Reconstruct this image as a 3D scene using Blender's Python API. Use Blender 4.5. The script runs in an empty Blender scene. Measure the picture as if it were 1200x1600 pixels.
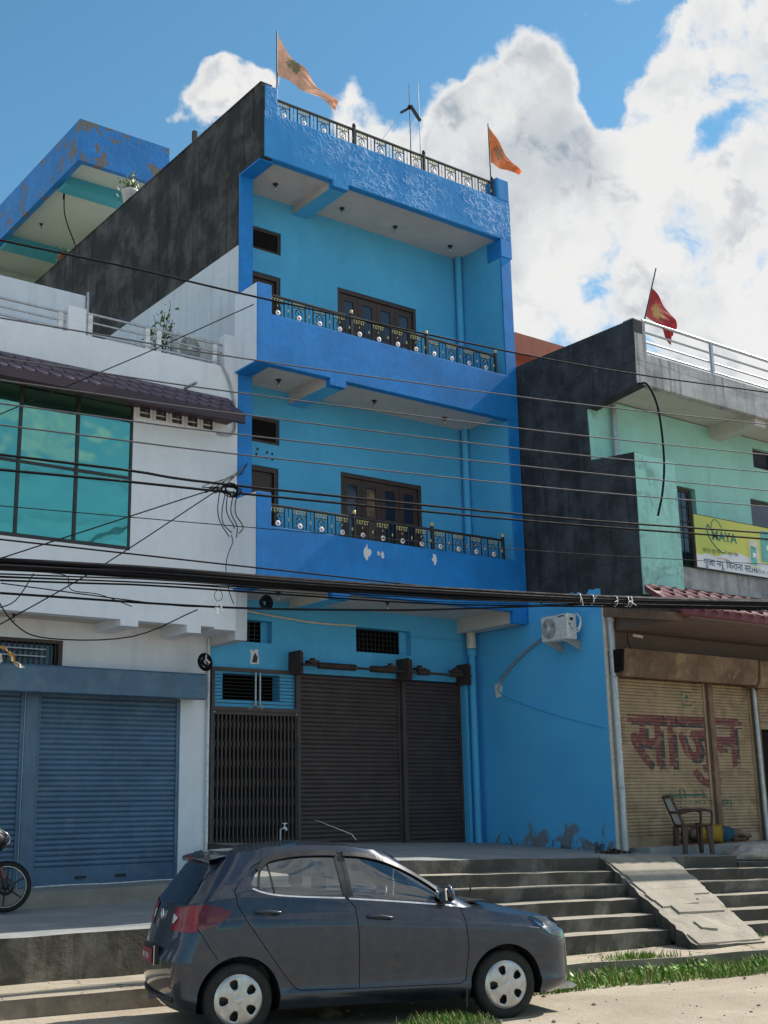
import bpy, bmesh, math, random
from mathutils import Vector, Matrix
from mathutils.bvhtree import BVHTree
random.seed(7)
R = math.radians
SC = bpy.context.scene
COL = SC.collection

# ------------------------------------------------------------ camera
cd = bpy.data.cameras.new('camera'); cam = bpy.data.objects.new('camera', cd); COL.objects.link(cam)
cd.lens = 1923.76 * 36 / 1600; cd.sensor_width = 36; cd.sensor_fit = 'AUTO'
cd.clip_start = 0.1; cd.clip_end = 6000
PI_, RO_, YA_ = .2390428, -.0208934, .6543943
cp, sp = math.cos(PI_), math.sin(PI_)
r0, u0, f0 = Vector((1, 0, 0)), Vector((0, -sp, cp)), Vector((0, cp, sp))
c_, s_ = math.cos(RO_), math.sin(RO_)
Mz = Matrix.Rotation(-YA_, 3, 'Z')
cr, cu, cf = Mz @ (c_ * r0 + s_ * u0), Mz @ (-s_ * r0 + c_ * u0), Mz @ f0
cam.matrix_world = Matrix(((cr.x, cu.x, -cf.x, 0), (cr.y, cu.y, -cf.y, 0), (cr.z, cu.z, -cf.z, 1.77), (0, 0, 0, 1)))
SC.camera = cam

# ------------------------------------------------------------ world, sun, exposure
SUN_EL, SUN_AZ = R(41.5), R(-2.4)          # azimuth from +X (along the street) towards +Y
sund = Vector((math.cos(SUN_EL) * math.cos(SUN_AZ), math.cos(SUN_EL) * math.sin(SUN_AZ), math.sin(SUN_EL)))
W = bpy.data.worlds.new('World'); SC.world = W; W.use_nodes = True
nt = W.node_tree; nt.nodes.clear()
def N(tree, typ, **kw):
    n = tree.nodes.new(typ)
    for k, v in kw.items():
        if k == 'i':
            for kk, vv in v.items(): n.inputs[kk].default_value = vv
        else: setattr(n, k, v)
    return n
def Lk(tree, a, b): tree.links.new(a, b)
def build_sky():
    t = nt
    out = N(t, 'ShaderNodeOutputWorld')
    sky = N(t, 'ShaderNodeTexSky', sky_type='NISHITA', sun_disc=False)
    sky.sun_elevation = SUN_EL; sky.sun_rotation = math.atan2(sund.x, sund.y)
    sky.air_density = 1.0; sky.dust_density = .15; sky.ozone_density = 4.0; sky.altitude = 100
    bg = N(t, 'ShaderNodeBackground', i={'Strength': SKY_STRENGTH}); tint = N(t, 'ShaderNodeMix', data_type='RGBA', blend_type='MULTIPLY', i={0: 1.}); Lk(t, sky.outputs[0], tint.inputs[6]); tint.inputs[7].default_value = (.66, .94, .86, 1); Lk(t, tint.outputs[2], bg.inputs[0])
    tc = N(t, 'ShaderNodeTexCoord')
    def noise(vec, scale, detail, rough=.55, dist=0.0, off=(0, 0, 0)):
        m = N(t, 'ShaderNodeMapping'); m.inputs['Location'].default_value = off; Lk(t, vec, m.inputs[0])
        n = N(t, 'ShaderNodeTexNoise', i={'Scale': scale, 'Detail': detail, 'Roughness': rough, 'Distortion': dist}); Lk(t, m.outputs[0], n.inputs['Vector'])
        return n.outputs[0]
    def mth(op, a, b=None, clamp=False):
        n = N(t, 'ShaderNodeMath', operation=op, use_clamp=clamp)
        for i, v in enumerate((a, b)):
            if v is None: continue
            if hasattr(v, 'type'): Lk(t, v, n.inputs[i])
            else: n.inputs[i].default_value = v
        return n.outputs[0]
    def ramp(v, a, b, lo=0., hi=1.):
        n = N(t, 'ShaderNodeMapRange', interpolation_type='SMOOTHSTEP', i={1: a, 2: b, 3: lo, 4: hi}); Lk(t, v, n.inputs[0]); return n.outputs[0]
    D = tc.outputs['Generated']
    # cumulus banks where the photograph has them, (direction, angular radius, weight)
    blobs = [((.613, .580, .536), .050, .62), ((.600, .612, .513), .055, .62), ((.596, .640, .482), .065, .50), ((.575, .662, .480), .04, .3), ((.650, .610, .453), .080, .55),
             ((.676, .551, .489), .034, .55), ((.685, .517, .515), .042, .72), ((.692, .487, .533), .030, .60), ((.699, .452, .557), .035, .50), ((.690, .430, .580), .06, .35),
             ((.703, .582, .408), .080, .58), ((.729, .528, .442), .050, .66), ((.742, .500, .449), .050, .62), ((.672, .621, .404), .080, .58), ((.688, .570, .452), .03, .40), ((.640, .592, .490), .035, .42),
             ((.741, .553, .380), .090, .60), ((.713, .594, .372), .100, .60), ((.664, .651, .369), .090, .58), ((0.377, 0.769, 0.516), 0.010, 0.34), ((0.388, 0.761, 0.520), 0.013, 0.40), ((0.399, 0.749, 0.529), 0.014, 0.42), ((0.412, 0.739, 0.533), 0.016, 0.42), ((0.414, 0.726, 0.548), 0.018, 0.44), ((0.431, 0.718, 0.547), 0.018, 0.42), ((0.443, 0.713, 0.544), 0.014, 0.36), ((0.404, 0.730, 0.551), 0.012, 0.34), ((0.509, 0.685, 0.522), 0.030, 0.36), ((0.527, 0.677, 0.513), 0.026, 0.36), ((0.554, 0.639, 0.534), 0.022, 0.36), ((0.568, 0.621, 0.541), 0.018, 0.36), ((0.498, 0.682, 0.536), 0.016, 0.32),
             ((.63, .53, .575), .03, .30), ((.735, .470, .492), .034, .45), ((.62, .50, .60), .05, .26),
             ((.647, .568, .509), .026, -.75), ((.667, .580, .468), .020, -.40), ((.680, .580, .452), .014, -.45), ((.716, .509, .478), .034, -.66), ((.700, .536, .470), .030, -.62), ((.688, .555, .470), .024, -.5), ((.655, .600, .462), .022, -.36), ((.708, .545, .452), .02, -.35), ((.52, .60, .61), .12, -.5), ((.38, .68, .63), .11, -.5), ((.33, .81, .48), .08, -.4), ((.640, .540, .548), .040, -.65)]
    def warp(vec, sc, amt, det):
        wn = N(t, 'ShaderNodeTexNoise', i={'Scale': sc, 'Detail': det}); Lk(t, vec, wn.inputs['Vector'])
        ws = N(t, 'ShaderNodeVectorMath', operation='SUBTRACT'); Lk(t, wn.outputs['Color'], ws.inputs[0]); ws.inputs[1].default_value = (.5, .5, .5)
        wm = N(t, 'ShaderNodeVectorMath', operation='SCALE'); Lk(t, ws.outputs[0], wm.inputs[0]); wm.inputs['Scale'].default_value = amt
        wa = N(t, 'ShaderNodeVectorMath', operation='ADD'); Lk(t, vec, wa.inputs[0]); Lk(t, wm.outputs[0], wa.inputs[1]); return wa.outputs[0]
    WD = warp(warp(D, 9., .050, 3.), 34., .022, 3.)
    acc = None
    for d, r, w in blobs:
        dn = N(t, 'ShaderNodeVectorMath', operation='DISTANCE'); Lk(t, WD, dn.inputs[0]); dn.inputs[1].default_value = Vector(d).normalized()
        v = mth('MULTIPLY', ramp(dn.outputs['Value'], r * .1, r * 1.6, 1., 0.), w)
        acc = v if acc is None else mth('ADD', acc, v)
    acc = mth('MINIMUM', mth('MAXIMUM', acc, -.6), .40)
    # everywhere else: broken cumulus of the same kind
    low = noise(D, 2.6, 2., off=(3.1, 1.7, .4))
    patch = ramp(low, .40, .56, -.10, .34)
    dn = N(t, 'ShaderNodeVectorMath', operation='DISTANCE'); Lk(t, D, dn.inputs[0]); dn.inputs[1].default_value = Vector((.58, .64, .47)).normalized()
    away = ramp(dn.outputs['Value'], .42, .62)
    acc = mth('ADD', acc, mth('MULTIPLY', patch, away))
    FW = warp(D, 20., .03, 2.)
    fine = noise(FW, 15., 12., .60)
    dens = mth('ADD', mth('ADD', acc, mth('MULTIPLY', mth('SUBTRACT', fine, .5), 1.45)), -.17)
    mask = ramp(dens, -.06, .17)
    # shading: thick parts and the side away from the sun go grey, thin sunlit edges stay white
    offv = N(t, 'ShaderNodeVectorMath', operation='ADD'); Lk(t, FW, offv.inputs[0]); offv.inputs[1].default_value = tuple(.022 * k for k in sund)
    fine2 = noise(offv.outputs[0], 15., 8., .58)
    relief = mth('SUBTRACT', fine2, fine)
    dark = ramp(relief, -.04, .10)
    thick = ramp(dens, .05, .40, 0., 1.)
    big = ramp(noise(WD, 5.5, 4., off=(.7, 5., 2.)), .40, .62)
    shade = mth('MULTIPLY', thick, mth('ADD', mth('MULTIPLY', big, .62), mth('MULTIPLY', dark, .62)), True)
    mix = N(t, 'ShaderNodeMix', data_type='RGBA'); Lk(t, shade, mix.inputs[0])
    mix.inputs[6].default_value = (1.0, .99, .97, 1); mix.inputs[7].default_value = (.40, .46, .54, 1)
    cb = N(t, 'ShaderNodeBackground', i={'Strength': CLOUD_STRENGTH}); Lk(t, mix.outputs[2], cb.inputs[0])
    ms = N(t, 'ShaderNodeMixShader'); Lk(t, mth('MULTIPLY', mask, .97), ms.inputs[0]); Lk(t, bg.outputs[0], ms.inputs[1]); Lk(t, cb.outputs[0], ms.inputs[2])
    Lk(t, ms.outputs[0], out.inputs[0])
SKY_STRENGTH, CLOUD_STRENGTH = .084, .42
build_sky()
sl = bpy.data.lights.new('sun', 'SUN'); sl.energy = 3.3; sl.angle = R(.53); sl.color = (1, .94, .85)
sun = bpy.data.objects.new('sun', sl); COL.objects.link(sun); sun.rotation_euler = sund.to_track_quat('Z', 'Y').to_euler(); sun.location = (30, 0, 40)
vs = SC.view_settings; vs.view_transform = 'Standard'; vs.look = 'None'; vs.exposure = 1.08; vs.gamma = 1; vs.use_curve_mapping = False
SC.cycles.max_bounces = 8; SC.cycles.transparent_max_bounces = 12
SC.cycles.caustics_reflective = False; SC.cycles.caustics_refractive = False

# ------------------------------------------------------------ materials
def new_mat(name):
    m = bpy.data.materials.new(name); m.use_nodes = True; t = m.node_tree; t.nodes.clear()
    o = N(t, 'ShaderNodeOutputMaterial'); b = N(t, 'ShaderNodeBsdfPrincipled'); Lk(t, b.outputs[0], o.inputs[0])
    return m, t, b, o
def mixc(t, fac, a, b, blend='MIX'):
    m = N(t, 'ShaderNodeMix', data_type='RGBA', blend_type=blend)
    if hasattr(fac, 'type'): Lk(t, fac, m.inputs[0])
    else: m.inputs[0].default_value = fac
    for i, v in ((6, a), (7, b)):
        if hasattr(v, 'type'): Lk(t, v, m.inputs[i])
        else: m.inputs[i].default_value = (*v, 1) if len(v) == 3 else v
    return m.outputs[2]
def smooth(t, v, a, b, lo=0., hi=1.):
    n = N(t, 'ShaderNodeMapRange', interpolation_type='SMOOTHSTEP', i={1: a, 2: b, 3: lo, 4: hi}); Lk(t, v, n.inputs[0]); return n.outputs[0]
def math_(t, op, a, b=0., clamp=False):
    n = N(t, 'ShaderNodeMath', operation=op, use_clamp=clamp)
    for i, v in enumerate((a, b)):
        if hasattr(v, 'type'): Lk(t, v, n.inputs[i])
        else: n.inputs[i].default_value = v
    return n.outputs[0]
def coords(t, scale=(1, 1, 1), local=False, loc=(0, 0, 0)):
    if local: src = N(t, 'ShaderNodeTexCoord').outputs['Object']
    else: src = N(t, 'ShaderNodeNewGeometry').outputs['Position']
    m = N(t, 'ShaderNodeMapping'); m.inputs['Scale'].default_value = scale; m.inputs['Location'].default_value = loc
    Lk(t, src, m.inputs[0]); return m.outputs[0]
def nz(t, vec, scale, detail=4., rough=.55, dist=0.):
    n = N(t, 'ShaderNodeTexNoise', i={'Scale': scale, 'Detail': detail, 'Roughness': rough, 'Distortion': dist}); Lk(t, vec, n.inputs['Vector']); return n.outputs[0]
def bump(t, b, h, strength=.2, dist=.01):
    n = N(t, 'ShaderNodeBump', i={'Strength': strength, 'Distance': dist}); Lk(t, h, n.inputs['Height']); Lk(t, n.outputs[0], b.inputs['Normal']); return n
def mul(c, k): return tuple(min(1., x * k) for x in c)

def paint(name, col, rough=.6, var=.16, scale=2.2, bmp=.25, bscale=35., streak=0., streakcol=(.12, .12, .12), dirt=0., dirtcol=(.16, .13, .10), local=False, metal=0., spec=.35, chips=0., chipcol=(.45, .42, .38), chipscale=5., chipthr=.68):
    """weathered paint or render: broad mottling, fine grain, rain streaks, grime, chips"""
    m, t, b, o = new_mat(name)
    P = coords(t, local=local)
    v = nz(t, P, scale, 5., .6)
    c = mixc(t, smooth(t, v, .3, .7), mul(col, 1 - var), mul(col, 1 + var))
    v2 = nz(t, P, scale * 9, 3.)
    c = mixc(t, smooth(t, v2, .35, .65, 0., .35), c, mul(col, 1 - var * 1.3))
    if streak:
        s = nz(t, coords(t, (7, 7, .5), local), 1., 5., .6)
        s2 = nz(t, P, .8, 3.)
        f = math_(t, 'MULTIPLY', smooth(t, s, .48, .72, 0., streak), smooth(t, s2, .35, .65, .25, 1.))
        c = mixc(t, f, c, streakcol)
    if dirt:
        d = nz(t, P, 3.3, 7., .68, .6)
        c = mixc(t, smooth(t, d, .48, .68, 0., dirt), c, dirtcol)
    if chips:
        k = nz(t, P, chipscale, 6., .6, .3)
        c = mixc(t, smooth(t, k, chipthr, chipthr + .02, 0., chips), c, chipcol)
    Lk(t, c, b.inputs['Base Color'])
    rn = nz(t, P, 6., 4.); Lk(t, smooth(t, rn, .2, .8, max(.05, rough - .12), min(1, rough + .12)), b.inputs['Roughness'])
    b.inputs['Metallic'].default_value = metal; b.inputs['Specular IOR Level'].default_value = spec
    if bmp:
        h = math_(t, 'ADD', nz(t, P, bscale, 4.), math_(t, 'MULTIPLY', nz(t, P, 2.5, 3.), 1.2))
        bump(t, b, h, bmp, .012)
    return m
def plain(name, col, rough=.5, metal=0., spec=.5, emit=None):
    m, t, b, o = new_mat(name)
    P = coords(t, local=True); v = nz(t, P, 14., 4.)
    c = mixc(t, smooth(t, v, .3, .7), mul(col, .86), mul(col, 1.12)); Lk(t, c, b.inputs['Base Color'])
    Lk(t, smooth(t, nz(t, P, 9., 4.), .25, .75, max(.03, rough - .1), min(1, rough + .1)), b.inputs['Roughness'])
    b.inputs['Metallic'].default_value = metal; b.inputs['Specular IOR Level'].default_value = spec
    return m
M = {}
BLUE = (.012, .21, .62); CYAN = (.095, .45, .77)
M['blue'] = paint('blue_gloss_paint', BLUE, .5, .16, 1.3, .10, 22., streak=.30, streakcol=(.05, .28, .62), dirt=.16, dirtcol=(.02, .11, .36), spec=.35)
M['cyan'] = paint('light_blue_paint', CYAN, .65, .08, 1.0, .14, 40., streak=.22, streakcol=(.07, .35, .66), dirt=.14, dirtcol=(.08, .33, .58), spec=.25)
M['white'] = paint('white_wall_paint', (.77, .80, .87), .62, .05, .9, .12, 40., streak=.30, streakcol=(.50, .54, .62), dirt=.10, dirtcol=(.45, .47, .5))
M['whitestain'] = paint('stained_white_wall', (.66, .68, .73), .7, .10, 1.1, .2, 40., streak=.5, streakcol=(.38, .41, .47))
M['soffit'] = paint('off_white_soffit', (.58, .56, .53), .75, .06, 1.4, .1, 40., dirt=.25, dirtcol=(.36, .34, .32))
M['mint'] = paint('mint_green_paint', (.36, .70, .65), .65, .08, 1.1, .15, 30., streak=.22, streakcol=(.20, .42, .38), dirt=.2, dirtcol=(.22, .36, .32))
M['mintstain'] = paint('stained_mint_paint', (.34, .68, .62), .7, .12, 1.4, .2, 30., dirt=.8, dirtcol=(.20, .33, .31), streak=.35, streakcol=(.2, .3, .28))
M['paleceil'] = paint('pale_mint_ceiling', (.55, .62, .54), .75, .05, 1.2, .1, 30.)
M['turq'] = paint('turquoise_beam_paint', (.07, .40, .50), .6, .08, 1.4, .1, 30.)
M['peelblue'] = paint('peeling_blue_paint', (.014, .20, .56), .55, .14, 1.5, .3, 20., chips=.95, chipcol=(.16, .13, .10), chipscale=2.6, chipthr=.56, streak=.2, streakcol=(.02, .05, .2))
M['brownmetal'] = paint('dark_brown_shutter_paint', (.060, .042, .040), .5, .15, 3., .1, 60., spec=.45, dirt=.3, dirtcol=(.10, .085, .08))
M['bluemetal'] = paint('steel_blue_shutter_paint', (.066, .14, .235), .42, .14, 2.5, .08, 60., spec=.5, dirt=.4, dirtcol=(.16, .21, .27), streak=.3, streakcol=(.05, .10, .17))
M['tanmetal'] = paint('tan_shutter_paint', (.36, .27, .175), .6, .18, 3., .2, 60., streak=.4, streakcol=(.20, .14, .09), dirt=.7, dirtcol=(.19, .125, .08), chips=.8, chipcol=(.07, .05, .04), chipscale=9., chipthr=.70)
M['rust'] = paint('rusty_sheet_metal', (.20, .125, .085), .75, .35, 2.0, .35, 40., dirt=.8, dirtcol=(.10, .06, .04), chips=.5, chipcol=(.34, .25, .13), chipscale=2.5, chipthr=.6)
M['rustdark'] = paint('dark_rusted_iron', (.055, .038, .034), .7, .3, 8., .3, 60., local=True, dirt=.4, dirtcol=(.12, .06, .04))
M['iron'] = plain('black_iron', (.022, .020, .020), .45, 0., .5)
M['darkwood'] = paint('dark_stained_wood', (.060, .036, .030), .5, .2, 6., .15, 80., spec=.4)
M['darkglass'] = plain('dark_window_glass', (.016, .03, .06), .08, 0., .6)
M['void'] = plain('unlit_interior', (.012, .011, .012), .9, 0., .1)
M['gold'] = plain('gold_paint', (.62, .50, .22), .4, .3)
M['pearl'] = plain('white_medallion', (.8, .74, .74), .4)
M['redspot'] = plain('red_centre', (.45, .05, .06), .5)
M['steel'] = plain('polished_steel', (.48, .49, .52), .3, .85)
M['galv'] = plain('galvanised_pipe', (.40, .43, .47), .45, .5)
M['cream'] = plain('cream_plastic', (.62, .57, .50), .5)
M['pvcwhite'] = plain('white_plastic', (.72, .73, .74), .4)
M['acwhite'] = plain('ac_enamel', (.62, .63, .63), .45)
M['acgrey'] = plain('ac_grille_grey', (.30, .32, .33), .5)
M['darkplastic'] = plain('black_plastic', (.015, .015, .016), .45)
M['rubber'] = plain('tyre_rubber', (.022, .022, .022), .82, 0., .3)
M['cable'] = plain('black_cable_sheath', (.010, .010, .013), .75, 0., .12)
M['wire'] = plain('aluminium_wire', (.085, .085, .10), .7, 0., .2)
M['bulb'] = plain('glass_bulb', (.34, .34, .33), .1, 0., .8)
M['leaf'] = plain('green_leaf', (.055, .13, .03), .5, 0., .4)
M['leafl'] = plain('pale_green_leaf', (.12, .20, .04), .5, 0., .4)
M['stem'] = plain('brown_stem', (.11, .07, .04), .8)
M['terracotta'] = plain('terracotta', (.34, .13, .07), .8)
M['chairp'] = plain('maroon_plastic', (.034, .011, .013), .35, 0., .5)
M['skin'] = plain('brown_skin', (.10, .052, .034), .6)
M['hair'] = plain('black_hair', (.012, .010, .009), .7)
M['yellowcloth'] = plain('yellow_cotton', (.30, .20, .035), .9, 0., .1)
M['bluecloth'] = plain('teal_blue_cotton', (.02, .075, .13), .9, 0., .1)
M['sack'] = paint('woven_grey_sack', (.34, .32, .31), .75, .2, 8., .6, 70., local=True, dirt=.5, dirtcol=(.16, .14, .13))
M['tilemaroon'] = paint('maroon_roof_tile', (.145, .040, .055), .5, .18, 3., .2, 40., dirt=.35, dirtcol=(.10, .035, .045))
M['tilebrown'] = paint('dark_purple_roof_tile', (.10, .065, .095), .5, .18, 3., .2, 40., dirt=.35, dirtcol=(.055, .038, .055))
M['lipbrown'] = paint('dark_awning_board', (.055, .035, .05), .5, .12, 3., .1, 40.)
M['redwall'] = paint('brick_red_paint', (.33, .105, .07), .7, .12, 1., .1, 30.)
M['brownwall'] = paint('dusky_brown_wall_paint', (.155, .115, .105), .75, .1, 1.2, .15, 30., dirt=.3, dirtcol=(.12, .09, .085))
M['green'] = plain('teal_green_paint', (.03, .22, .20), .5)

def concrete(name, col, moss=.0, mosscol=(.05, .05, .045), bmp=.5, crack=0., local=False, scale=1.6, thr=.45, runs=0.):
    m, t, b, o = new_mat(name); P = coords(t, local=local)
    v = nz(t, P, scale, 8., .62, .1); v2 = nz(t, P, scale * 14, 5., .6)
    c = mixc(t, smooth(t, v, .3, .7), mul(col, .78), mul(col, 1.15))
    c = mixc(t, smooth(t, v2, .3, .7, 0., .5), c, mul(col, .72))
    if moss:
        k = nz(t, P, 1.7, 9., .66, .15); c = mixc(t, smooth(t, k, thr - .1, thr + .16, 0., moss), c, mosscol)
        k2 = nz(t, coords(t, (5, 5, .8), local), 1., 6., .65); c = mixc(t, smooth(t, k2, .5, .75, 0., moss * .8), c, mul(mosscol, .6))
    if runs:
        q = nz(t, coords(t, (9, 9, .35), local), 1., 6., .6); q2 = nz(t, P, .7, 4.)
        c = mixc(t, math_(t, 'MULTIPLY', smooth(t, q, .50, .66, 0., runs), smooth(t, q2, .38, .62, .15, 1.)), c, mul(mosscol, .55))
        q3 = nz(t, coords(t, (11, 11, .5), local, (3, 1, 2)), 1., 6., .6); c = mixc(t, math_(t, 'MULTIPLY', smooth(t, q3, .56, .70, 0., runs * .55), smooth(t, q2, .3, .6, 1., .1)), c, mul(col, 1.5))
        w = N(t, 'ShaderNodeSeparateXYZ'); Lk(t, P, w.inputs[0]); ln = math_(t, 'ABSOLUTE', math_(t, 'SUBTRACT', math_(t, 'FRACT', math_(t, 'ADD', math_(t, 'MULTIPLY', w.outputs[2], .62), math_(t, 'MULTIPLY', nz(t, P, 1.1, 4.), .10))), .5))
        c = mixc(t, math_(t, 'MULTIPLY', smooth(t, ln, 0., .012, 1., 0.), .35), c, mul(mosscol, .4))
    h = math_(t, 'ADD', v2, math_(t, 'MULTIPLY', nz(t, P, 90., 3.), .5))
    if crack:
        vo = N(t, 'ShaderNodeTexVoronoi', feature='DISTANCE_TO_EDGE', i={'Scale': .9}); 
        wp = N(t, 'ShaderNodeVectorMath', operation='ADD'); Lk(t, P, wp.inputs[0])
        wn = N(t, 'ShaderNodeTexNoise', i={'Scale': 2.5, 'Detail': 6.}); Lk(t, P, wn.inputs['Vector']); Lk(t, wn.outputs['Color'], wp.inputs[1])
        Lk(t, wp.outputs[0], vo.inputs['Vector'])
        ck = smooth(t, vo.outputs['Distance'], .0, .018, 1., 0.)
        c = mixc(t, math_(t, 'MULTIPLY', ck, crack), c, (.05, .045, .04)); h = math_(t, 'SUBTRACT', h, ck)
    Lk(t, c, b.inputs['Base Color']); b.inputs['Roughness'].default_value = .88; b.inputs['Specular IOR Level'].default_value = .25
    bump(t, b, h, bmp, .012); return m
M['conc'] = concrete('worn_concrete', (.36, .33, .28), .35, (.20, .18, .15), .5)
M['tread'] = concrete('step_tread_concrete', (.35, .32, .265), .3, (.25, .215, .17), .5)
M['riser'] = concrete('mossy_step_riser', (.20, .185, .165), .9, (.055, .052, .047), .7, thr=.40)
M['platface'] = concrete('mossy_retaining_wall', (.20, .18, .15), .9, (.050, .046, .038), .9, thr=.42, runs=.5)
M['platgrey'] = concrete('smooth_grey_cement', (.30, .31, .31), .25, (.20, .205, .21), .35)
M['walk'] = concrete('cracked_footpath_concrete', (.41, .36, .28), .3, (.30, .25, .18), .6, crack=.8)
M['kerb'] = concrete('kerb_concrete', (.33, .28, .22), .6, (.12, .10, .085), .7)
M['ramp'] = concrete('ramp_concrete', (.36, .325, .27), .45, (.20, .18, .145), .8)
M['blackwall'] = concrete('black_mould_wall', (.115, .108, .105), .9, (.026, .025, .026), .6, scale=1.3, thr=.42, runs=.7)
M['greywall'] = concrete('black_bitumen_wall', (.075, .082, .096), .85, (.026, .028, .034), .4, scale=1.2, thr=.46, runs=.5)
M['greystain'] = concrete('weathered_white_parapet', (.50, .51, .53), .6, (.15, .15, .16), .5, scale=1.4, thr=.52, runs=.6)

def blister_mat():
    m, t, b, o = new_mat('blistered_blue_paint'); P = coords(t)
    v = nz(t, P, 1.4, 5., .6); c = mixc(t, smooth(t, v, .3, .7), (.022, .22, .58), (.04, .28, .66))
    s = nz(t, coords(t, (5, 5, .7)), 1., 5.); c = mixc(t, smooth(t, s, .5, .75, 0., .4), c, (.10, .30, .62))
    k = nz(t, P, 7., 7., .65, .5); c = mixc(t, smooth(t, k, .73, .75, 0., .8), c, (.32, .33, .35))
    Lk(t, c, b.inputs['Base Color']); b.inputs['Roughness'].default_value = .6; b.inputs['Specular IOR Level'].default_value = .12
    area = smooth(t, nz(t, P, 1.3, 4.), .44, .62)
    w = nz(t, P, 5.5, 5., .55, 2.2)
    crest = math_(t, 'MULTIPLY', smooth(t, w, .44, .60), area)
    h = math_(t, 'ADD', math_(t, 'MULTIPLY', crest, 1.), math_(t, 'MULTIPLY', nz(t, P, 22., 3.), .12))
    bump(t, b, h, .34, .016); return m
M['blister'] = blister_mat()
def bluewall_mat():
    m, t, b, o = new_mat('blue_side_wall_paint'); P = coords(t)
    v = nz(t, P, .8, 4.); c = mixc(t, smooth(t, v, .3, .7), (.075, .40, .76), (.095, .46, .83))
    z = N(t, 'ShaderNodeSeparateXYZ'); Lk(t, P, z.inputs[0])
    k = nz(t, P, 2.6, 8., .68, .4)
    f = math_(t, 'SUBTRACT', k, smooth(t, z.outputs[2], 1.1, 2.1, 0., .34))
    c = mixc(t, smooth(t, f, .45, .52, 0., .85), c, (.20, .165, .14))
    f2 = math_(t, 'SUBTRACT', nz(t, P, 5., 8., .7), smooth(t, z.outputs[2], 1.1, 1.7, 0., .4)); c = mixc(t, smooth(t, f2, .46, .58, 0., .9), c, (.05, .05, .055))
    Lk(t, c, b.inputs['Base Color']); b.inputs['Roughness'].default_value = .6
    bump(t, b, math_(t, 'ADD', nz(t, P, 40., 3.), math_(t, 'MULTIPLY', k, -.8)), .15, .01); return m
M['bluewall'] = bluewall_mat()
def ground_mat():
    m, t, b, o = new_mat('sandy_road_dirt'); P = coords(t)
    v = nz(t, P, .7, 8., .65, .5); v2 = nz(t, P, 9., 6., .65); v3 = nz(t, P, 60., 4.)
    c = mixc(t, smooth(t, v, .3, .7), (.31, .265, .205), (.43, .375, .30))
    c = mixc(t, smooth(t, v2, .35, .7, 0., .55), c, (.35, .30, .235))
    pv = N(t, 'ShaderNodeTexVoronoi', i={'Scale': 34.}); Lk(t, P, pv.inputs['Vector'])
    pe = math_(t, 'MULTIPLY', smooth(t, pv.outputs['Distance'], .12, .3, 1., 0.), smooth(t, nz(t, P, 3., 3.), .5, .62))
    c = mixc(t, math_(t, 'MULTIPLY', pe, .55), c, (.20, .17, .14))
    tr = nz(t, coords(t, (.35, 3.2, 1)), 1.2, 5.); c = mixc(t, smooth(t, tr, .52, .7, 0., .5), c, (.33, .26, .18))
    Lk(t, c, b.inputs['Base Color']); b.inputs['Roughness'].default_value = .95; b.inputs['Specular IOR Level'].default_value = .15
    bump(t, b, math_(t, 'ADD', math_(t, 'ADD', v2, math_(t, 'MULTIPLY', v3, .5)), math_(t, 'MULTIPLY', pe, .6)), .6, .03); return m
M['ground'] = ground_mat()
def mirror_glass():
    m, t, b, o = new_mat('green_mirror_glass'); P = coords(t)
    b.inputs['Base Color'].default_value = (.17, .42, .33, 1); b.inputs['Metallic'].default_value = .92; b.inputs['Roughness'].default_value = .07
    bump(t, b, nz(t, P, 1.3, 2.), .16, .1); return m
M['mirrorglass'] = mirror_glass()
def clear_glass(name, tint, refl=.06, rough=.02):
    m, t, b, o = new_mat(name); t.nodes.remove(b)
    tr = N(t, 'ShaderNodeBsdfTransparent'); tr.inputs[0].default_value = (*tint, 1)
    gl = N(t, 'ShaderNodeBsdfGlossy', i={'Roughness': rough}); gl.inputs[0].default_value = (.9, .93, .95, 1)
    fr = N(t, 'ShaderNodeFresnel', i={'IOR': 1.52}); mx = N(t, 'ShaderNodeMixShader')
    Lk(t, math_(t, 'ADD', fr.outputs[0], refl), mx.inputs[0]); Lk(t, tr.outputs[0], mx.inputs[1]); Lk(t, gl.outputs[0], mx.inputs[2]); Lk(t, mx.outputs[0], o.inputs[0]); return m
M['carglass'] = clear_glass('car_window_glass', (.86, .91, .93), .11)
M['lensglass'] = clear_glass('clear_lens', (.75, .78, .8), .1)
def carpaint():
    m, t, b, o = new_mat('slate_blue_car_paint'); P = coords(t, local=True)
    d = nz(t, P, 5., 6.); z = N(t, 'ShaderNodeSeparateXYZ'); Lk(t, P, z.inputs[0])
    c = mixc(t, smooth(t, d, .3, .7), (.015, .026, .049), (.016, .0275, .052))
    du = math_(t, 'MULTIPLY', smooth(t, z.outputs[2], .2, .55, 1., 0.), smooth(t, nz(t, P, 9., 7., .7), .4, .7))
    c = mixc(t, math_(t, 'MULTIPLY', du, .16), c, (.12, .11, .10)); Lk(t, c, b.inputs['Base Color'])
    b.inputs['Metallic'].default_value = .55; b.inputs['Roughness'].default_value = .36
    b.inputs['Coat Weight'].default_value = .9; b.inputs['Coat Roughness'].default_value = .03; return m
M['carpaint'] = carpaint()
M['chrome'] = plain('chrome', (.75, .76, .78), .12, 1.)
M['silver'] = plain('silver_wheel_cover', (.44, .45, .46), .30, .8)
M['taillight'] = plain('red_lamp_lens', (.22, .007, .011), .12, 0., .7)
M['taildark'] = plain('dark_red_lamp_lens', (.10, .008, .012), .12, 0., .7)
M['lampwhite'] = plain('white_lamp_lens', (.62, .6, .58), .15, 0., .7)
M['platered'] = plain('red_number_plate', (.22, .03, .05), .5)
M['seat'] = plain('dark_seat_fabric', (.085, .088, .095), .9, 0., .1)
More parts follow.
